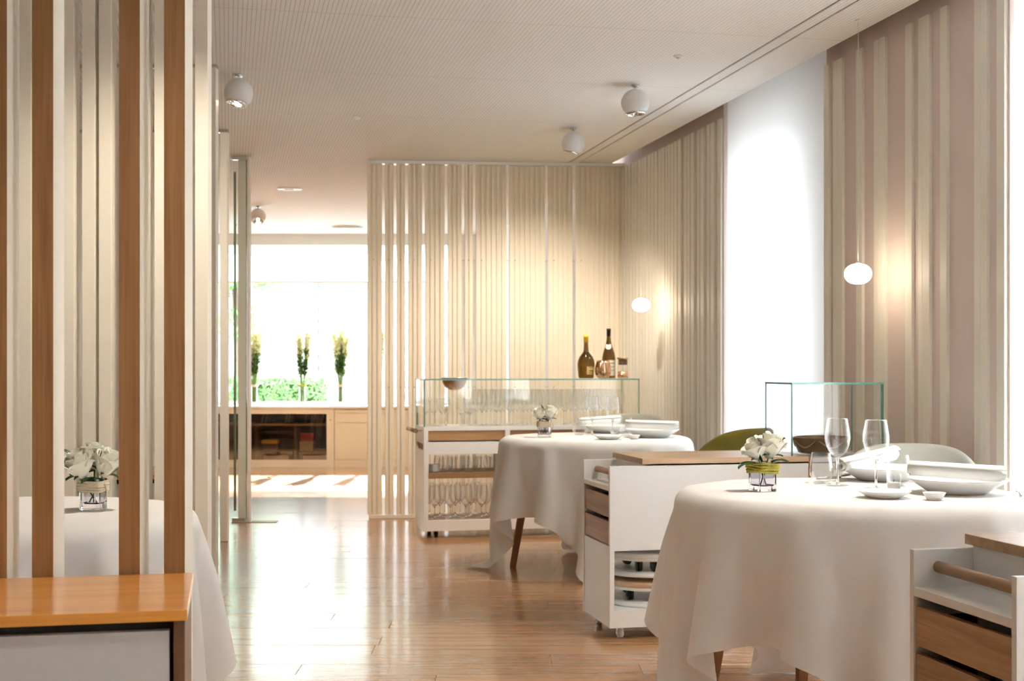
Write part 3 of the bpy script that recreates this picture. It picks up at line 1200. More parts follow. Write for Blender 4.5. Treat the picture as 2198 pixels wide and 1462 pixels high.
def tumbler(label, x, y, z, water=.032, h=.105, r=.040, group='water tumblers'):
    t = thing('water_tumbler', label, 'glass', (x, y, z), 0, group)
    pf = [(.0, .003), (.024, .003), (.031, .010), (r * .98, .030), (r, .045), (r * .93, .075), (r * .80, h)]
    MB().lathe(pf, 40).build('glass_wall', GLASS, t)
    MB().lathe([(0, .0), (.022, .0), (.026, .002), (.022, .0035), (0, .0035)], 30).build('glass_base', GLASS, t)
    return t


def plate(name, label, x, y, z, prof, mat=PORC, cat='plate', rz=0, sx=1, sy=1, group=None):
    t = tag(MB().lathe(prof, 56, sx=sx, sy=sy).build(name, mat, None, (x, y, z), (0, 0, rz)), label, cat, group)
    return t


SOUP = [(0, .004), (.075, .004), (.085, .006), (.110, .022), (.150, .043), (.157, .0475), (.158, .0465), (.150, .040), (.112, .017), (.088, .001), (.080, 0), (0, 0)]
BREAD = [(0, .004), (.040, .004), (.055, .009), (.078, .020), (.081, .0215), (.081, .0205), (.058, .006), (.046, 0), (0, 0)]
BUTTER = [(0, .004), (.017, .004), (.022, .008), (.033, .022), (.0345, .0225), (.034, .0215), (.026, .008), (.021, 0), (0, 0)]


def napkin(label, x, y, z, rz, ln=.30, tilt=0.0):
    """a loosely rolled, slightly flattened napkin with a folded edge"""
    t = thing('rolled_napkin', label, 'napkin', (x, y, z), rz)
    t.rotation_euler = (0, tilt, rz)

    def roll(u, v):
        an = u * 2 * math.pi * 2.4
        r0 = .012 + .017 * u
        fl = 1 - .10 * math.cos(2 * an)
        xx = (v - .5) * ln + .012 * math.sin(an * .5) * (v - .5)
        w = 1 + .10 * (v - .5)
        return (xx, r0 * 1.16 * w * math.cos(an), .028 + r0 * .84 * w * math.sin(an) * fl)
    MB().grid(roll, 80, 9).build('cloth_roll', NAPK, t, solid=.0016)

    def flap(u, v):
        return ((u - .5) * ln, .030 + .014 * v, .026 - .018 * v * v)
    MB().grid(flap, 6, 5).build('loose_edge', NAPK, t, solid=.0016)
    return t


def cutlery(name, label, x, y, z, rz, kind):
    t = thing(name, label, name, (x, y, z), rz)
    MB().tube([(-.10, 0, .003), (-.05, 0, .004), (.02, 0, .003)], [.004, .0045, .003], 8).build('handle', STEEL, t)
    if kind == 'knife':
        m = MB().grid(lambda u, v: (.02 + .09 * u, -.006 + .016 * v * (1 - u ** 4), .003), 8, 3)
        m.build('blade', CHROME, t, solid=.0015)
    else:
        m = MB().grid(lambda u, v: (.02 + .055 * u, (v - .5) * .030 * math.sin(max(.08, u) * 3.0), .004 + .008 * (v - .5) ** 2 * 4 + .003 * u), 9, 6)
        m.build('bowl', CHROME, t, solid=.0012)
    return t


def tealight(label, x, y, z):
    t = thing('candle_glass', label, 'candle', (x, y, z), 0, 'candle glasses')
    MB().lathe([(0, .002), (.020, .002), (.0215, .006), (.0235, .055)], 32).build('glass_cup', GLASS, t)
    MB().lathe([(0, .004), (.0195, .004), (.0205, .026), (.018, .027), (0, .0265)], 28).build('wax', PORC, t)
    MB().rod((0, 0, .026), (0, 0, .034), .0008, seg=6).build('wick', BLACK, t)
    return t


def petal_mesh(R, Hh, width, curl, pinch):
    def fn(u, v):
        a = (u * 2 - 1) * width
        prof = math.sin(min(1, v * 1.12) * math.pi * .5) ** .75
        r = R * (.16 + .84 * prof) + curl * v ** 3 - pinch * v ** 2
        edge = abs(u * 2 - 1)
        z = Hh * v * (1 - .36 * edge ** 2.4 * v) + .0022 * math.sin(u * 9) * v ** 3
        r += curl * .6 * v ** 4 * edge ** 2 + .0038 * max(0, (v - .78) / .22) ** 2
        z -= .0035 * max(0, (v - .8) / .2) ** 2
        return (r * math.cos(a), r * math.sin(a), z)
    return MB().grid(fn, 11, 11).mesh('petal', PETAL)


PET = [petal_mesh(.010, .068, 1.6, .000, .002), petal_mesh(.017, .068, 1.4, .001, .004), petal_mesh(.024, .064, 1.2, .002, .005), petal_mesh(.030, .056, 1.05, .006, .004)]


def leaf_mesh():
    def fn(u, v):
        w = .016 * math.sin(math.pi * min(1, u * 1.02)) ** .8 * (1 - .35 * u)
        return (u * .065, (v * 2 - 1) * w, -.010 * (abs(v * 2 - 1)) * 0 + .008 * abs(v * 2 - 1) + .012 * math.sin(u * 2.6))
    return MB().grid(fn, 9, 5).mesh('leaf', LEAF)


LEAFM = leaf_mesh()


def rose(label, base, head, tilt, s=1.0, seed=0, leaves=(), bloom_rz=0):
    """a rose standing in a vase: stem from base to head, petals around the head"""
    rnd = random.Random(seed)
    bz, hd = Vector(base), Vector(head)
    t = thing('rose', label, 'rose', base, 0)
    loc = hd - bz
    mid = loc * .55 + Vector((0, 0, -.004))
    MB().tube([(0, 0, .002), tuple(mid), tuple(loc)], [.0022, .0024, .0028], 8).build('stem', STEM, t)
    q = Vector(tilt).normalized().to_track_quat('Z', 'Y').to_euler()
    spec = [(0, 3, 0), (1, 5, .3), (2, 5, .2), (3, 5, .7)]
    for k, n, off in spec:
        for i in range(n):
            o = put('petal', PET[k], t, loc)
            an = off + 2 * math.pi * i / n + rnd.uniform(-.15, .15) + bloom_rz
            mat = Vector(tilt).normalized().to_track_quat('Z', 'Y').to_matrix().to_4x4() @ Matrix.Rotation(an, 4, 'Z') @ Matrix.Rotation(rnd.uniform(-.06, .10) * (k * .5), 4, 'Y')
            o.rotation_euler = mat.to_euler()
            sc = s * rnd.uniform(.93, 1.07)
            o.scale = (s, s, sc)
    for i in range(4):
        o = put('sepal', LEAFM, t, loc)
        an = i * 1.57 + .4
        o.rotation_euler = (Vector(tilt).normalized().to_track_quat('Z', 'Y').to_matrix().to_4x4() @ Matrix.Rotation(an, 4, 'Z') @ Matrix.Rotation(rad(-12), 4, 'Y')).to_euler()
        o.scale = (.55 * s, .4 * s, .5 * s)
    for (dx, dy, dz, yaw, pitch, sc) in leaves:
        o = put('leaf', LEAFM, t, loc + Vector((dx, dy, dz)))
        o.rotation_euler = (Matrix.Rotation(yaw, 4, 'Z') @ Matrix.Rotation(-pitch, 4, 'Y')).to_euler()
        o.scale = (sc, sc, sc)
    return t


def vase(label, x, y, z, rz, wrap, W=.072, Hh=.094, wool=False):
    t = thing('glass_vase', label, 'vase', (x, y, z), rz)
    h, c = W / 2, .010
    ring = [(-h + c, -h), (h - c, -h), (h, -h + c), (h, h - c), (h - c, h), (-h + c, h), (-h, h - c), (-h, -h + c)]
    m = MB()
    k = (h - .0075) / h
    rows = [(1, .0, 1), (1, Hh, 1), (k, Hh, 1), (k, .020, 1), (k * .8, .016, 1)]
    ids = []
    for (s, zz, _) in rows:
        b = len(m.v)
        m.v += [(p[0] * s, p[1] * s, zz) for p in ring]
        ids.append(b)
    for a, b in zip(ids[:-1], ids[1:]):
        for i in range(8):
            j = (i + 1) % 8
            m.face((a + i, a + j, b + j, b + i))
    m.face([ids[0] + i for i in range(8)][::-1])
    m.face([ids[-1] + i for i in range(8)])
    m.build('glass_body', VASEG, t, bevel=.0008)
    rows = 5
    for r in range(rows):
        zz = Hh - .008 - r * .0062
        pts = []
        for i in range(48):
            an = 2 * math.pi * i / 48
            cc, ss = math.cos(an), math.sin(an)
            rr = (1 / (abs(cc) ** 6 + abs(ss) ** 6)) ** (1 / 6)
            rr = rr * (h + .0035) + (.0016 * math.sin(i * 2.1 + r) if wool else .0005 * math.sin(i * 3 + r))
            pts.append((rr * cc, rr * ss, zz + (.0028 if wool else .0010) * math.sin(an * 2 + r * 1.7)))
        MB().tube(pts, .0042 if wool else .0036, 8, closed=True).build('cord', wrap, t)
    # knot and loose end
    pts = [(h + .004, -h * .3, Hh - .012), (h + .010, -h * .2, Hh - .018), (h + .012, -h * .15, Hh - .034), (h + .008, -h * .1, Hh - .05)]
    MB().tube(pts, .0026, 6).build('cord_end', wrap, t)
    return t


def wd_(x, y, dr, dd):
    """offset given as right / away along the floor-board grid"""
    return (x + dr * CS + dd * SN, y - dr * SN + dd * CS)


# ---------- nearest table
Z = TZ
vx, vy = 1.688, 4.102
vase('square glass vase wrapped in mustard green wool on the nearest table', vx, vy, Z, rad(18), WOOL, wool=True)


def rose_in(label, vx, vy, dr, dd, hz, tilt, s, seed, leaves=(), foot=(0, 0)):
    fx, fy = wd_(vx, vy, *foot)
    hx, hy = wd_(vx, vy, dr, dd)
    tw = Vector((tilt[0] * CS + tilt[1] * SN, -tilt[0] * SN + tilt[1] * CS, tilt[2]))
    rose(label, (fx, fy, Z + .0165), (hx, hy, hz - .008), tw, s * 1.12, seed, leaves)


AZ = -YAW
rose_in('ivory rose leaning left in the wool-wrapped vase', vx, vy, -.012, -.006, Z + .108, (-.42, -.15, 1), 1.00, 1, [(-.02, -.02, -.012, AZ + rad(200), rad(-20), 1.0), (.0, -.02, -.008, AZ + rad(185), rad(35), .9)], (.010, .008))
rose_in('larger open ivory rose at right in the wool-wrapped vase', vx, vy, .018, .0, Z + .112, (.16, -.12, 1), 1.18, 2, [(.018, .005, -.006, AZ + rad(5), rad(52), 1.25), (.0, -.02, -.014, AZ + rad(-25), rad(-5), .9)], (-.008, -.004))
wine_glass_parts('wine glass beside the tumbler, left of the two on the nearest table', 2.008, 4.227, Z)
wine_glass_parts('wine glass behind the small plate, right of the two on the nearest table', 2.076, 4.085, Z)
tumbler('stemless water tumbler behind the left wine glass on the nearest table', 2.009 - .016, 4.322, Z)
tumbler('stemless water tumbler beside the big plate on the nearest table', 2.196, 4.160, Z)
plate('bread_plate', 'small white plate in front of the wine glasses on the nearest table', 1.961, 3.806, Z, BREAD)
plate('butter_dish', 'tiny white butter dish at the front of the nearest table', 2.074, 3.709, Z, BUTTER, cat='dish')
plate('soup_plate', 'wide white plate under a rolled napkin at the front of the nearest table', 2.260, 3.895, Z, SOUP)
plate('soup_plate', 'wide white plate at the back of the nearest table', 2.265, 4.40, Z, SOUP)
tealight('small glass candle cup beside the right wine glass on the nearest table', 2.105, 4.020, Z)
napkin('rolled white napkin on the front plate of the nearest table', 2.245, 3.885, Z + .041, -YAW + rad(-14), .285, rad(3))
napkin('rolled white napkin on the back plate of the nearest table', 2.205, 4.395, Z + .046, -YAW + rad(28), .25, rad(-8))
cutlery('spoon', 'steel spoon behind the left wine glass on the nearest table', 2.135, 4.50, Z, rad(20), 'spoon')
cutlery('knife', 'steel knife right of the plate on the nearest table', 2.435, 3.83, Z, rad(60), 'knife')

# ---------- second table
vx, vy = 1.755, 7.461
vase('square glass vase wrapped in pale cord on the farther table', vx, vy, Z, rad(-5), ROPE)
rose_in('small white rose bud leaning left in the farther vase', vx, vy, -.014, -.004, Z + .108, (-.35, -.1, 1), 1.0, 5, [(-.015, 0, -.01, AZ + rad(165), rad(55), 1.1), (.0, -.01, .03, AZ + rad(140), rad(70), .8)], (.008, .006))
rose_in('white rose at right in the farther vase', vx, vy, .022, .0, Z + .106, (.2, -.1, 1), 1.12, 6, [(0, -.01, -.012, AZ + rad(190), rad(10), .9)], (-.006, -.004))
wine_glass_parts('wine glass beside the tumbler, left of the two on the farther table', 2.080, 7.627, Z)
wine_glass_parts('wine glass behind the small plate, right of the two on the farther table', 2.167, 7.500, Z)
tumbler('stemless water tumbler left of the glasses on the farther table', 2.010, 7.660, Z)
tumbler('stemless water tumbler beside the big plate on the farther table', 2.260, 7.540, Z)
plate('bread_plate', 'small white plate in front of the wine glasses on the farther table', 2.048, 7.168, Z, BREAD)
plate('butter_dish', 'tiny white butter dish at the front of the farther table', 2.195, 7.170, Z, BUTTER, cat='dish')
plate('soup_plate', 'wide white plate under a rolled napkin at the right of the farther table', 2.350, 7.330, Z, SOUP)
plate('soup_plate', 'wide white plate at the back of the farther table', 2.250, 7.870, Z, SOUP)
tealight('small glass candle cup beside the right wine glass on the farther table', 2.150, 7.400, Z)
napkin('rolled white napkin on the right plate of the farther table', 2.345, 7.320, Z + .041, -YAW + rad(-5), .29, rad(2))
napkin('rolled white napkin on the back plate of the farther table', 2.190, 7.86, Z + .046, -YAW + rad(10), .25, rad(-3))

# ---------- table behind the oak screen
vx, vy = -.371, 3.951
vase('square glass vase wrapped in natural cord on the left table', vx, vy, Z, rad(-20), ROPE, W=.062, Hh=.086)
rose_in('front ivory rose of the three in the cord-wrapped vase', vx, vy, -.018, -.020, Z + .098, (-.30, -.35, 1), 1.15, 8, [(-.03, -.01, .02, AZ + rad(172), rad(25), 1.0), (-.03, -.01, .05, AZ + rad(165), rad(30), .7)], (.008, .004))
rose_in('right ivory rose of the three in the cord-wrapped vase', vx, vy, .026, .0, Z + .100, (.45, -.15, 1), 1.12, 9, [(0, -.01, -.012, AZ + rad(215), rad(-10), .9)], (-.010, -.002))
rose_in('back ivory rose of the three in the cord-wrapped vase', vx, vy, -.002, .020, Z + .116, (-.1, .15, 1), 1.05, 10, [(-.02, 0, -.02, AZ + rad(190), rad(-15), .9)], (.0, .010))

# ---------- glassware trolley
TALL = stemmed('wine_glass', 1, hgt=.245, stem_h=.105, bowl=.043, rim=.031, seg=24)
SMALL = stemmed('wine_glass', 1, hgt=.185, stem_h=.085, bowl=.033, rim=.026, foot=.030, seg=22)
BIG = stemmed('wine_glass', 1, hgt=.225, stem_h=.090, bowl=.046, rim=.034, foot=.038, seg=24)
STEML = MB().lathe([(0, .002), (.022, .002), (.033, .012), (.041, .034), (.040, .056), (.033, .095)], 24).mesh('stemless_glass', GLASSF)
ORD = ['first', 'second', 'third', 'fourth', 'fifth', 'sixth', 'seventh', 'eighth', 'ninth', 'tenth', 'eleventh', 'twelfth', 'thirteenth', 'fourteenth', 'fifteenth']
ROW = ['front', 'second', 'third', 'back']
random.seed(21)
for r, yy in enumerate((.085, .180, .275, .365)):
    x = .415 + (.045 if r % 2 else 0)
    n = 0
    while x < FL - .06:
        if r < 3 or random.random() < .75:
            o = put('wine_glass', TALL, None, (FT[0] + x + random.uniform(-.004, .004), FT[1] + yy, GZ + .0005))
            tag(o, '%s tall wine glass from the left in the %s row under the long glass box' % (ORD[n], ROW[r]), 'wine glass', 'tall glasses in the long glass box')
            n += 1
        x += .095
for n, (x, yy, sm) in enumerate(((.055, .30, 0), (.115, .33, 0), (.165, .09, 1), (.175, .34, 0), (.265, .085, 1), (.335, .12, 1), (.345, .30, 0))):
    o = put('wine_glass', SMALL, None, (FT[0] + x, FT[1] + yy, GZ + .0005))
    tag(o, '%s small wine glass from the left end under the long glass box' % ORD[n], 'wine glass', 'small glasses in the long glass box')
for r, yy in enumerate((.085, .205, .33)):
    n = 0
    for k in range(9):
        x = .085 + k * .108 + (.054 if r % 2 else 0)
        if x > 1.05 or abs(x - .572) < .062:
            continue
        o = put('wine_glass', BIG, None, (FT[0] + x, FT[1] + yy, .1175))
        tag(o, '%s wine glass from the left, %s row on the trolley bottom board' % (ORD[n], ROW[r]), 'wine glass', 'wine glasses on the trolley bottom board')
        n += 1
for r, yy in enumerate((.09, .20, .31)):
    n = 0
    for k in range(5):
        x = .150 + k * .088 + (.04 if r % 2 else 0)
        if x > .52:
            continue
        o = put('stemless_glass', STEML, None, (FT[0] + x, FT[1] + yy, .4365))
        tag(o, '%s stemless glass from the left in the %s row on the trolley shelf' % (ORD[n], ROW[r]), 'glass', 'stemless glasses on the trolley shelf')
        n += 1
SAUC = MB().lathe([(0, .003), (.026, .003), (.040, .009), (.042, .010), (.042, .009), (.028, 0), (0, 0)], 32).mesh('saucer', PORC)
for k in range(7):
    o = put('saucer', SAUC, None, (FT[0] + .082, FT[1] + .08, .4365 + .0072 * k))
    tag(o, '%s white saucer from the bottom of the stack on the trolley shelf' % ORD[k], 'saucer', 'stacked saucers on the trolley shelf')

# metal bowl let into the glass top
prof = [(.090, .0015), (.0868, .0), (.0850, -.012), (.078, -.034), (.062, -.058), (.040, -.073), (.018, -.080), (0, -.081)]
t = thing('metal_bowl', 'brushed copper steel bowl set into the glass top of the far trolley', 'bowl', (FT[0] + .232, FT[1] + .154, GZ + .322 + .0025))
BOWLM = paint('brushed copper steel', (.50, .29, .17), rough=.28, metal=1, bump=.08, scale=200, var=.15)
m = MB().lathe(prof, 48)
m.build('bowl_shell', BOWLM, t, solid=.0015)
MB().tube([(.0905 * math.cos(2 * math.pi * i / 48), .0905 * math.sin(2 * math.pi * i / 48), .002) for i in range(48)], .0024, 8, closed=True).build('rolled_rim', STEEL, t)

TOPZ = GZ + .322 + .0005


def label_patch(r0, z0, z1, a0, a1, fn=None, n=14):
    return MB().grid(lambda u, v: ((r0 if fn is None else fn(z0 + v * (z1 - z0))) * math.cos(a0 + u * (a1 - a0)), (r0 if fn is None else fn(z0 + v * (z1 - z0))) * math.sin(a0 + u * (a1 - a0)), z0 + v * (z1 - z0)), n, 6)


def bottle(label, x, y, prof, cap_z, cap_mat, cap_prof, labels, name='wine_bottle'):
    t = thing(name, label, 'bottle', (x, y, TOPZ))
    MB().lathe(prof, 40).build('glass_body', AMBER, t)
    MB().lathe(cap_prof, 28).build('capsule', cap_mat, t)
    for nm, mb, mt_ in labels:
        mb.build(nm, mt_, t)
    return t


AC = -math.pi / 2 - YAW
p1 = [(0, .001), (.048, .001), (.053, .006), (.0555, .03), (.060, .075), (.0610, .100), (.0575, .125), (.047, .150), (.030, .172), (.020, .186), (.0165, .205), (.0148, .245), (.0148, .262), (0, .262)]
bt = bottle('bulbous amber bottle with a yellow wax cap on the glass box', 2.455, 9.165, p1, .26, WAXY,
            [(0, .250), (.0158, .250), (.0163, .285), (.0178, .287), (.0185, .295), (.017, .300), (.013, .306), (0, .308)],
            [('paper_label', label_patch(.0612, .028, .082, AC + .05, AC + 1.15, fn=lambda zz: .0565 + (zz - .028) * .085 + .001), LABELY),
             ('label_print', label_patch(.0612, .036, .040, AC + .2, AC + 1.0, fn=lambda zz: .0565 + (zz - .028) * .085 + .0014), INK),
             ('label_print', label_patch(.0612, .050, .056, AC + .3, AC + .95, fn=lambda zz: .0565 + (zz - .028) * .085 + .0014), INK),
             ('label_print', label_patch(.0612, .074, .077, AC + .2, AC + 1.0, fn=lambda zz: .0565 + (zz - .028) * .085 + .0014), INK)])
p2 = [(0, .001), (.044, .001), (.0475, .005), (.0480, .02), (.0480, .13), (.0465, .150), (.041, .178), (.033, .205), (.024, .232), (.0175, .262), (.0145, .285), (.0138, .330), (0, .330)]


def sh2(zz):
    pts = p2
    for (r0, z0), (r1, z1) in zip(pts[1:-1], pts[2:]):
        if z0 <= zz <= z1 and z1 > z0:
            return r0 + (r1 - r0) * (zz - z0) / (z1 - z0) + .0007
    return .048


neck = MB().grid(lambda u, v: ((lambda an, zz: (sh2(zz) * math.cos(an), sh2(zz) * math.sin(an), zz))(AC - .15 + (u - .5) * 1.7, .222 + .022 * v - .018 * (1 - (2 * u - 1) ** 2) + (.012 * v * (1 - (2 * u - 1) ** 2)))), 15, 5)
bottle('tall dark bottle with a white crescent neck label on the glass box', 2.640, 9.235, p2, .33, CAPB,
       [(0, .300), (.0150, .298), (.0152, .338), (.0162, .340), (.0160, .345), (.0152, .347), (.0150, .352), (0, .353)],
       [('neck_label', neck, LABELW), ('paper_label', label_patch(.0487, .018, .128, AC - .2, AC + 1.25), LABELW),
        ('label_print', label_patch(.0491, .105, .110, AC + .1, AC + 1.0), INK), ('label_print', label_patch(.0491, .080, .083, AC + .2, AC + .95), INK),
        ('label_print', label_patch(.0491, .055, .058, AC + .25, AC + .9), INK)])
t = thing('copper_goblet', 'polished copper stemless cup in front of the bottles', 'cup', (2.568, 9.130, TOPZ))
MB().lathe([(0, .001), (.030, .001), (.040, .006), (.052, .026), (.0565, .050), (.054, .078), (.047, .106), (.0435, .126)], 44).build('cup_wall', COPPER, t, solid=.0012)
t = thing('candle_holder', 'clear glass candle holder with copper bands beside the bottles', 'candle holder', (2.725, 9.170, TOPZ))
MB().lathe([(0, .002), (.036, .002), (.036, .145)], 36).build('glass_wall', GLASS, t)
MB().lathe([(0, .001), (.0368, .001), (.0368, .048), (.0363, .048), (.0363, .003), (0, .003)], 36).build('copper_base', COPPER, t)
MB().lathe([(.0365, .134), (.040, .136), (.040, .146), (.0365, .147)], 36).build('copper_rim', COPPER, t)
MB().lathe([(0, .095), (.031, .095), (.0315, .100), (.0315, .136), (.029, .136), (.029, .099), (0, .098)], 30).build('candle_cup', WALN, t)

# brown bowl in the glass box on the middle trolley
t = thing('brown_bowl', 'wide brown bowl with pale wavy marks inside the glass box', 'bowl', (MT[0] + 1.035, MT[1] + .170, .764))
MB().lathe([(0, .004), (.085, .004), (.100, .010), (.128, .070), (.131, .0725), (.134, .071), (.133, .066), (.106, .004), (.098, 0), (0, 0)], 48).build('bowl_body', BOWLB, t)
for a0 in range(0, 360, 60):
    pts = []
    for k in range(13):
        u = k / 12
        zz = .058 - .030 * math.sin(u * math.pi)
        rr = .106 + (zz - .004) / .062 * .027 + .0012
        an = rad(a0) + u * rad(52)
        pts.append((rr * math.cos(an), rr * math.sin(an), zz))
    MB().tube(pts, [.0012 + .0028 * math.sin(math.pi * k / 12) for k in range(13)], 6).build('wave_mark', BOWLL, t)


# ================================================================== LIGHT FITTINGS
def spot_lamp(label, x, y, aim, energy, size=56, blend=.5, tilt=None):
    t = thing('ceiling_spotlight', label, 'ceiling lamp', (x, y, H), 0, 'white globe spotlights')
    R = .077
    c = Vector((0, 0, -.022 - R))
    ax = (Vector(aim) - (Vector((x, y, H)) + c)).normalized() if tilt is None else Vector(tilt).normalized()
    MB().lathe([(0, -.012), (.016, -.012), (.022, -.008), (.022, -.001), (0, -.001)], 24).build('ceiling_mount', CHROME, t)
    MB().rod((0, 0, -.030), (0, 0, -.010), .006, seg=10).build('pivot', CHROME, t)
    q = ax.to_track_quat('-Z', 'Y').to_euler()
    n = 20
    cut = rad(135)
    pr = [(R * math.sin(cut * k / n), R * math.cos(cut * k / n)) for k in range(n + 1)]
    sh = MB().lathe(pr, 40).build('globe_shell', LAMPW, t, c, q, solid=.0015)
    rc, zc = pr[-1]
    MB().lathe([(rc + .001, zc + .004), (rc + .002, zc - .002), (rc - .001, zc - .010), (rc - .006, zc - .010), (rc - .006, zc + .002), (rc - .012, zc + .016), (.018, zc + .034), (0, zc + .036)], 40).build('chrome_reflector', CHROME, sh)
    MB().lathe([(0, -.012), (.010, -.010), (.013, 0), (.010, .010), (0, .012)], 16, c=(0, 0, zc + .012)).build('bulb', BULB, sh)
    l = bpy.data.lights.new('spotlight', 'SPOT')
    l.energy = energy * .85
    l.color = (1.0, .89, .74)
    l.spot_size = rad(size)
    l.spot_blend = .9
    l.shadow_soft_size = .03
    o = bpy.data.objects.new('spotlight', l)
    p = Vector((x, y, H)) + c + ax * (R * .80)
    o.location = p
    o.rotation_euler = (Vector(aim) - p).to_track_quat('-Z', 'Y').to_euler()
    COL.objects.link(o)
    return t


spot_lamp('white globe spotlight above the farther table', 2.207, 7.19, (2.05, 7.50, .75), 85, 60, tilt=(.06, -.02, -1))
spot_lamp('white globe spotlight nearest the ribbed partition', 2.207, 8.565, (2.1, 9.6, 1.1), 92, 100, tilt=(-.22, .2, -1))
spot_lamp('white globe spotlight at the left beside the slatted posts', .054, 7.361, (1.3, 10.2, 1.2), 90, 100, tilt=(-.22, -.10, -1))
spot_lamp('small lit globe spotlight in the far room', .284, 13.378, (.7, 15.0, .2), 170, 100, tilt=(-.05, -.75, -1))
spot_lamp('added unseen globe spotlight brightening the near sideboard', .054, 1.75, (-.12, 2.55, .75), 26, 60)  # unseen lamp added to brighten the sideboard top
# the same row goes on above and behind the camera, with one lamp added between
spot_lamp('globe spotlight above the nearest table', 2.207, 3.91, (2.02, 4.03, .75), 75, 60)
spot_lamp('added unseen globe spotlight aimed at the middle trolley', 2.207, 4.50, (2.2, 5.7, .75), 30, 60)  # extra lamp kept out of view, added to light the trolley
spot_lamp('globe spotlight over the passage', .054, 4.08, (-.5, 4.6, .6), 55, 110)


def pendant(label, x, y, zc):
    t = thing('pendant_lamp', label, 'pendant lamp', (x, y, zc), 0, 'opal pendant lamps')
    n = 16
    pr = [(.0605 * math.cos(rad(-90 + 180 * k / n)) ** .8 if 0 < k < n else 0, .0455 * math.sin(rad(-90 + 180 * k / n))) for k in range(n + 1)]
    MB().lathe(pr, 40).build('opal_globe', OPAL, t)
    MB().lathe([(0, .045), (.012, .045), (.012, .052), (.004, .056), (0, .056)], 18).build('cap', CHROME, t)
    top = H - zc if x < 2.88 else H - zc
    pts = []
    for k in range(22):
        u = k / 21
        pts.append((.006 * math.sin(u * 9) * math.sin(math.pi * u), .010 * math.sin(u * 6.5 + 1) * math.sin(math.pi * u), .052 + u * (top - .052)))
    MB().tube(pts, .0014, 6).build('cord', GREY, t)
    MB().lathe([(0, -.004), (.014, -.004), (.014, 0), (0, 0)], 16).build('ceiling_rose', WHITE, t, (0, 0, top - .001))


def zz_at(py, dd):
    return 1.15 - (py - 787) * dd / 2900


pendant('glowing oval pendant lamp in front of the mauve wall', 2.774, 5.631, 1.567)
pendant('glowing oval pendant lamp near the corner by the partition', 2.778, 8.909, 1.573)


def disc(name, label, x, y, r, mat=WHITE, rings=0, h=.012):
    t = thing(name, label, 'ceiling fitting', (x, y, H))
    MB().lathe([(0, -h), (r * .7, -h), (r, -h * .4), (r, -.0005), (0, -.0005)], 32).build('cover', mat, t)
    MB().lathe([(0, -h - .006), (r * .35, -h - .006), (r * .4, -h), (0, -h + .001)], 20).build('centre_cap', mat, t)
    for k in range(rings):
        MB().tube([(r * (.45 + .22 * k) * math.cos(2 * math.pi * i / 32), r * (.45 + .22 * k) * math.sin(2 * math.pi * i / 32), -h) for i in range(32)], .008, 8, closed=True).build('ring', mat, t)


disc('smoke_detector', 'small round white detector on the ceiling above the passage', .786, 8.459, .026)
disc('smoke_detector', 'small round white detector on the ceiling near the air slots', 2.208, 6.457, .024)
disc('smoke_detector', 'small round white detector on the ceiling close to the partition', 2.211, 9.35, .022)
disc('ceiling_speaker', 'flat round white speaker in the far ceiling', .524, 11.991, .110, WHITE, 0, .010)
disc('air_diffuser', 'ringed round white air diffuser in the far ceiling', 1.298, 15.136, .195, WHITE, 3, .02)

# ================================================================== FAR ROOM
CD = 15.44


def lbox(parent, nm, mat, x0, x1, d0, d1, z0, z1, bev=0.0, label=None):
    return bx(x0, x1, d0, d1, z0, z1).build(nm, mat, parent, bevel=bev, label=label)


def far_thing(name, label, cat, x, d, z, group=None):
    return thing(name, label, cat, (*A(x, d), z), -YAW, group)


X0 = -3.9
t = far_thing('display_cabinet', 'low ivory cabinet with a smoked glass front under the far window', 'cabinet', -2.95, CD, 0)


def cb(par, nm, mat, x0, x1, d0, d1, z0, z1, bev=0.0):
    return bx(x0 + 2.95, x1 + 2.95, d0 - CD, d1 - CD, z0, z1).build(nm, mat, par, bevel=bev)


m = MB()
frame_panel(m, X0 + 2.95, -2.034 + 2.95, 0, .03, .0, .675, [(-3.75 + 2.95, -2.119 + 2.95, .085, .610)])
m.build('front_frame', IVORY, t)
cb(t, 'top_board', WHITE, X0, -2.036, CD - .015, CD + .50, .676, .699)
cb(t, 'bottom_board', WALN, X0, -2.034, CD + .03, CD + .48, .02, .05)
cb(t, 'back_board', WALN, X0, -2.034, CD + .46, CD + .48, .05, .675)
cb(t, 'shelf', OAK, X0, -2.06, CD + .06, CD + .45, .470, .495)
for xx in (-2.934, -2.486):
    cb(t, 'upright', OAKZ, xx - .012, xx + .012, CD + .05, CD + .45, .05, .469)
cb(t, 'glass_door', SMOKED, -3.75, -2.119, CD + .012, CD + .017, .085, .610)
MB().lathe([(0, 0), (.007, 0), (.007, .006), (0, .006)], 12).build('lock', STEEL, t, (-2.075 + 2.95, -.001, .54), (rad(90), 0, 0))
m = far_thing('drawer_cabinet', 'low ivory drawer cabinet right of the glass-fronted one under the far window', 'cabinet', -1.4, CD, 0)
for (z0, z1, nm) in ((.09, .504, 'door'), (.511, .615, 'drawer'), (.621, .652, 'rail')):
    bx(-2.028 + 1.4, -1.30 + 1.4, -.0, .02, z0, z1).build(nm, IVORY, m)
    bx(-1.294 + 1.4, -.72 + 1.4, -.0, .02, z0, z1).build(nm, IVORY, m)
bx(-2.030 + 1.4, -.72 + 1.4, .006, .02, .0, .085).build('plinth', IVORY, m)
bx(-2.030 + 1.4, -.72 + 1.4, .021, .48, .0, .675).build('carcass', IVORY, m)
bx(-2.034 + 1.4, -.72 + 1.4, -.015, .50, .676, .699).build('top_board', WHITE, m)

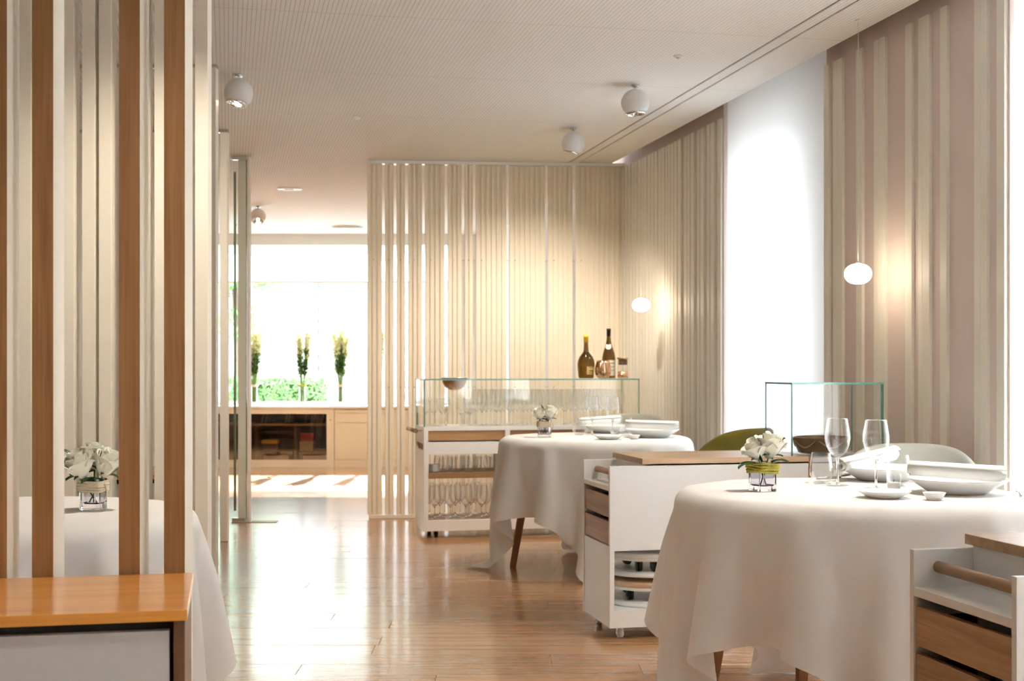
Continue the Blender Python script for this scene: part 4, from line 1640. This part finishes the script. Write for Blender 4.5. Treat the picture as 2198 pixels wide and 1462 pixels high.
# things inside the cabinet
random.seed(8)
CASEM = [paint('case spine %d' % i, c, rough=.4) for i, c in enumerate(((.10, .13, .22), (.30, .30, .32), (.45, .42, .36), (.08, .07, .07), (.22, .12, .10)))]
sp_me = [bx(-.006, .006, -.065, .065, 0, .125).mesh('music_case', c) for c in CASEM]
for (xa, xb, lean) in ((-2.90, -2.80, .22), (-2.62, -2.52, .15), (-2.46, -2.33, .12), (-2.32, -2.18, .2)):
    x = xa
    while x < xb:
        o = put('music_case', random.choice(sp_me), None, (*A(x, CD + .2), .4965), (0, lean, -YAW))
        tag(o, 'thin disc case leaning on the shelf of the far cabinet', 'disc case', 'disc cases on the cabinet shelf')
        x += .0155
for (nm, lab, x0, x1, z0, z1, mt_, lid) in (
        ('storage_box', 'brown box with a golden lid inside the far cabinet', -2.88, -2.70, .1805, .30, WALN, WAXY),
        ('storage_box', 'tan cardboard box under the red one inside the far cabinet', -2.44, -2.29, .1805, .292, ROPE, None),
        ('storage_box', 'red box on top of the tan one inside the far cabinet', -2.435, -2.28, .2925, .385, paint('red card', (.45, .03, .025), rough=.5), None)):
    b = far_thing(nm, lab, 'box', (x0 + x1) / 2, CD + .16, z0)
    w = (x1 - x0) / 2
    bx(-w, w, -.06, .10, 0, (z1 - z0) * .68).build('box_body', mt_, b)
    bx(-w - .003, w + .003, -.063, .103, (z1 - z0) * .68, z1 - z0).build('lid', lid or mt_, b)
for (lab, x0, x1) in (('low white tray with dark ends in the left bay of the far cabinet', -2.90, -2.52), ('low white tray with dark ends in the right bay of the far cabinet', -2.45, -2.07)):
    b = far_thing('low_tray', lab, 'tray', (x0 + x1) / 2, CD + .2, .0505)
    w = (x1 - x0) / 2
    bx(-w + .05, w - .05, -.12, .2, 0, .075).build('tray_front', WHITE, b)
    bx(-w, -w + .049, -.10, .2, 0, .085).build('tray_end', SHADOWB, b)
    bx(w - .049, w, -.10, .2, 0, .085).build('tray_end', SHADOWB, b)
    bx(-w, w, -.12, .2, .09, .129).build('tray_lid', SHADOWB, b)


# tall flower vases on the window sill
def bouquet(label, x, d, seed, ring):
    t = far_thing('flower_vase', label, 'flower vase', x, d, .7235, 'tall vases on the far sill')
    rnd = random.Random(seed)
    MB().lathe([(0, .004), (.034, .004), (.036, .012), (.036, .215)], 24).build('glass_cylinder', GLASS, t)
    MB().lathe([(0, 0), (.050, 0), (.052, .006), (.040, .010), (0, .010)], 24).build('glass_foot', CRYSTAL, t)
    MB().tube([(.040 * math.cos(2 * math.pi * i / 20), .040 * math.sin(2 * math.pi * i / 20), .205) for i in range(20)], .012, 8, closed=True).build('tied_band', ring, t)
    st, lf, bl = MB(), MB(), MB()
    tips = []
    for k in range(15):
        a = rnd.uniform(0, 6.28)
        q = rnd.random() ** .5
        bx_, by_ = .022 * q * math.cos(a), .022 * q * math.sin(a)
        tx, ty = .085 * q * math.cos(a), .085 * q * math.sin(a)
        hz = rnd.uniform(.72, .84)
        st.tube([(bx_, by_, .02), (bx_ * .8, by_ * .8, .21), (tx * .55, ty * .55, .42), (tx, ty, hz)], .0038, 5)
        tips.append((bx_, by_, tx, ty, hz))
    for (b0, b1, tx, ty, hz) in tips:
        for q in range(44):
            u = rnd.uniform(.36, .66)
            f = .35 + .65 * max(0, (u - .3) / .5)
            cx, cy, cz = tx * f, ty * f, hz * u / .75 * .86
            an, ln = rnd.uniform(0, 6.28), rnd.uniform(.030, .058)
            px, py = math.cos(an), math.sin(an)
            b = len(lf.v)
            lf.v += [(cx, cy, cz), (cx + px * ln * .5 - py * .009, cy + py * ln * .5 + px * .009, cz + ln * .3), (cx + px * ln, cy + py * ln, cz + ln * .7), (cx + px * ln * .5 + py * .009, cy + py * ln * .5 - px * .009, cz + ln * .3)]
            lf.face((b, b + 1, b + 2, b + 3))
        for q in range(46):
            u = rnd.uniform(.0, 1)
            cz = hz - .21 * u
            f = 1 - .25 * u
            an, r0 = rnd.uniform(0, 6.28), rnd.uniform(.006, .026)
            c = (tx * f + r0 * math.cos(an), ty * f + r0 * math.sin(an), cz)
            s = rnd.uniform(.008, .014)
            b = len(bl.v)
            bl.v += [(c[0] + s, c[1], c[2]), (c[0], c[1] + s, c[2]), (c[0] - s, c[1], c[2]), (c[0], c[1] - s, c[2]), (c[0], c[1], c[2] + s * 1.3), (c[0], c[1], c[2] - s * 1.3)]
            for (i, j) in ((0, 1), (1, 2), (2, 3), (3, 0)):
                bl.face((b + i, b + j, b + 4))
                bl.face((b + j, b + i, b + 5))
    st.build('stems', STEM, t)
    lf.build('leaves', BLEAF, t)
    bl.build('blossoms', BLOOM, t)
    return t


FDZ = 15.62
bouquet('tall vase of pale blossoms beside the glass door', -2.98, FDZ, 1, ROPE)
bouquet('tall vase of pale blossoms in the middle of the far window', -2.426, FDZ, 2, WOOL)
bouquet('tall vase of pale blossoms right of the middle one on the far sill', -1.985, FDZ, 3, ROPE)
bouquet('tall vase of pale blossoms half hidden by the ribbed partition', -1.56, FDZ, 4, ROPE)

# ================================================================== OUTSIDE THE FAR WINDOW
g = empty('ground', (0, 0, 0), -YAW)
tag(g, kind='structure')
bx(-16, 12, 16.3, 60, -.4, -.25).build('paving', PAVE, g)
bw = empty('brick_building', (*A(-3.87, 27.0), -.25), -YAW)
tag(bw, 'pale brick building beyond the far window', 'building')
bx(0, 9, .02, .5, 0, 5.6).build('mortar_wall', MORTAR, bw)
bx(-.10, .0, -.10, .5, 0, 5.6).build('corner_pier', paint('lilac grey render', (.17, .165, .20), rough=.8), bw)
bk = [bx(0, .30, 0, .05, 0, .105).mesh('brick', paint('brick tone %d' % i, c, rough=.9, bump=.3, scale=30, var=.15)) for i, c in enumerate(((.34, .28, .265), (.28, .235, .23), (.40, .345, .33)))]
random.seed(3)
for r_ in range(26):
    for k in range(11):
        o = put('brick', random.choice(bk), bw, (.02 + k * .315 + (.155 if r_ % 2 else 0), -.028, .62 + r_ * .118))
bw2 = tag(bx(0, 12, 0, .4, 0, 5.6).build('garden_wall', MORTAR, None, (*A(-16, 33.0), -.25), (0, 0, -YAW)), 'pale rendered wall far behind the hedge', 'wall')


def leafy(mb, cx, cy, cz, rx, ry, rz_, n, ls, rnd, box=False):
    for i in range(n):
        if box:
            x, y_, z_ = rnd.uniform(-rx, rx), rnd.uniform(-ry, ry), rnd.uniform(-rz_, rz_)
            if rnd.random() < .7:
                if rnd.random() < .6:
                    y_ = -ry
                else:
                    z_ = rz_
        else:
            v = Vector((rnd.gauss(0, 1), rnd.gauss(0, 1), rnd.gauss(0, 1))).normalized() * rnd.uniform(.3, 1) ** .5
            x, y_, z_ = v.x * rx, v.y * ry, v.z * rz_
        u = Vector((rnd.gauss(0, 1), rnd.gauss(0, 1), rnd.gauss(0, 1))).normalized()
        w = u.orthogonal().normalized()
        s = ls * rnd.uniform(.6, 1.3)
        p = Vector((cx + x, cy + y_, cz + z_))
        b = len(mb.v)
        mb.v += [tuple(p - u * s), tuple(p + w * s * .45), tuple(p + u * s), tuple(p - w * s * .45)]
        mb.face((b, b + 1, b + 2, b + 3))


rnd = random.Random(5)
hd = thing('hedge', 'clipped green hedge outside the far window', 'hedge', (*A(-3.7, 21.5), -.25), -YAW)
m = MB()
leafy(m, 0, 0, .62, .78, .35, .58, 5200, .045, rnd, True)
leafy(m, .2, 0, .7, .5, .3, .55, 900, .045, rnd)
m.build('hedge_leaves', HEDGE, hd)
bx(-.70, .70, -.28, .28, 0, 1.12).build('hedge_core', BLEAF, hd)
tr = thing('garden_tree', 'leafy tree outside the far window at left', 'tree', (*A(-5.0, 24.5), -.25), -YAW)
MB().tube([(0, 0, 0), (.05, 0, 1.4), (-.05, 0, 3.2)], [.10, .08, .05], 8).build('trunk', BARK, tr)
m = MB()
for k in range(16):
    leafy(m, rnd.uniform(-.6, 1.0), rnd.uniform(-.5, .5), rnd.uniform(1.9, 4.2), .45, .4, .3, 130, .07, rnd)
m.build('foliage', HEDGE, tr)
o = MB().tube([(-.05, 0, 3.0), (.35, -1.0, 3.45), (1.2, -1.9, 3.55), (3.8, -2.0, 3.60)], [.05, .04, .03, .012], 6).build('branch', BARK, tr)
m = MB()
for k in range(14):
    leafy(m, .3 + k * .26, -2 + rnd.uniform(-.2, .2), rnd.uniform(3.28, 3.45), .22, .2, .14, 60, .06, rnd)
m.build('branch_leaves', HEDGE, o)
gb = thing('garden_bench', 'thin metal garden bench on the paving outside', 'bench', (*A(-2.85, 22.0), -.25), -YAW)
for k in range(4):
    MB().rod((-.25, -.1 + k * .09, .43), (.25, -.1 + k * .09, .43), .012, seg=8).build('seat_slat', GREY, gb)
    MB().rod((-.25, .28, .55 + k * .09), (.25, .28, .55 + k * .09), .012, seg=8).build('back_slat', GREY, gb)
for xx in (-.25, .25):
    MB().rod((xx, -.1, 0), (xx, -.1, .43), .012, seg=8).build('leg', STEEL, gb)
    MB().rod((xx, .28, 0), (xx, .28, .85), .012, seg=8).build('leg', STEEL, gb)
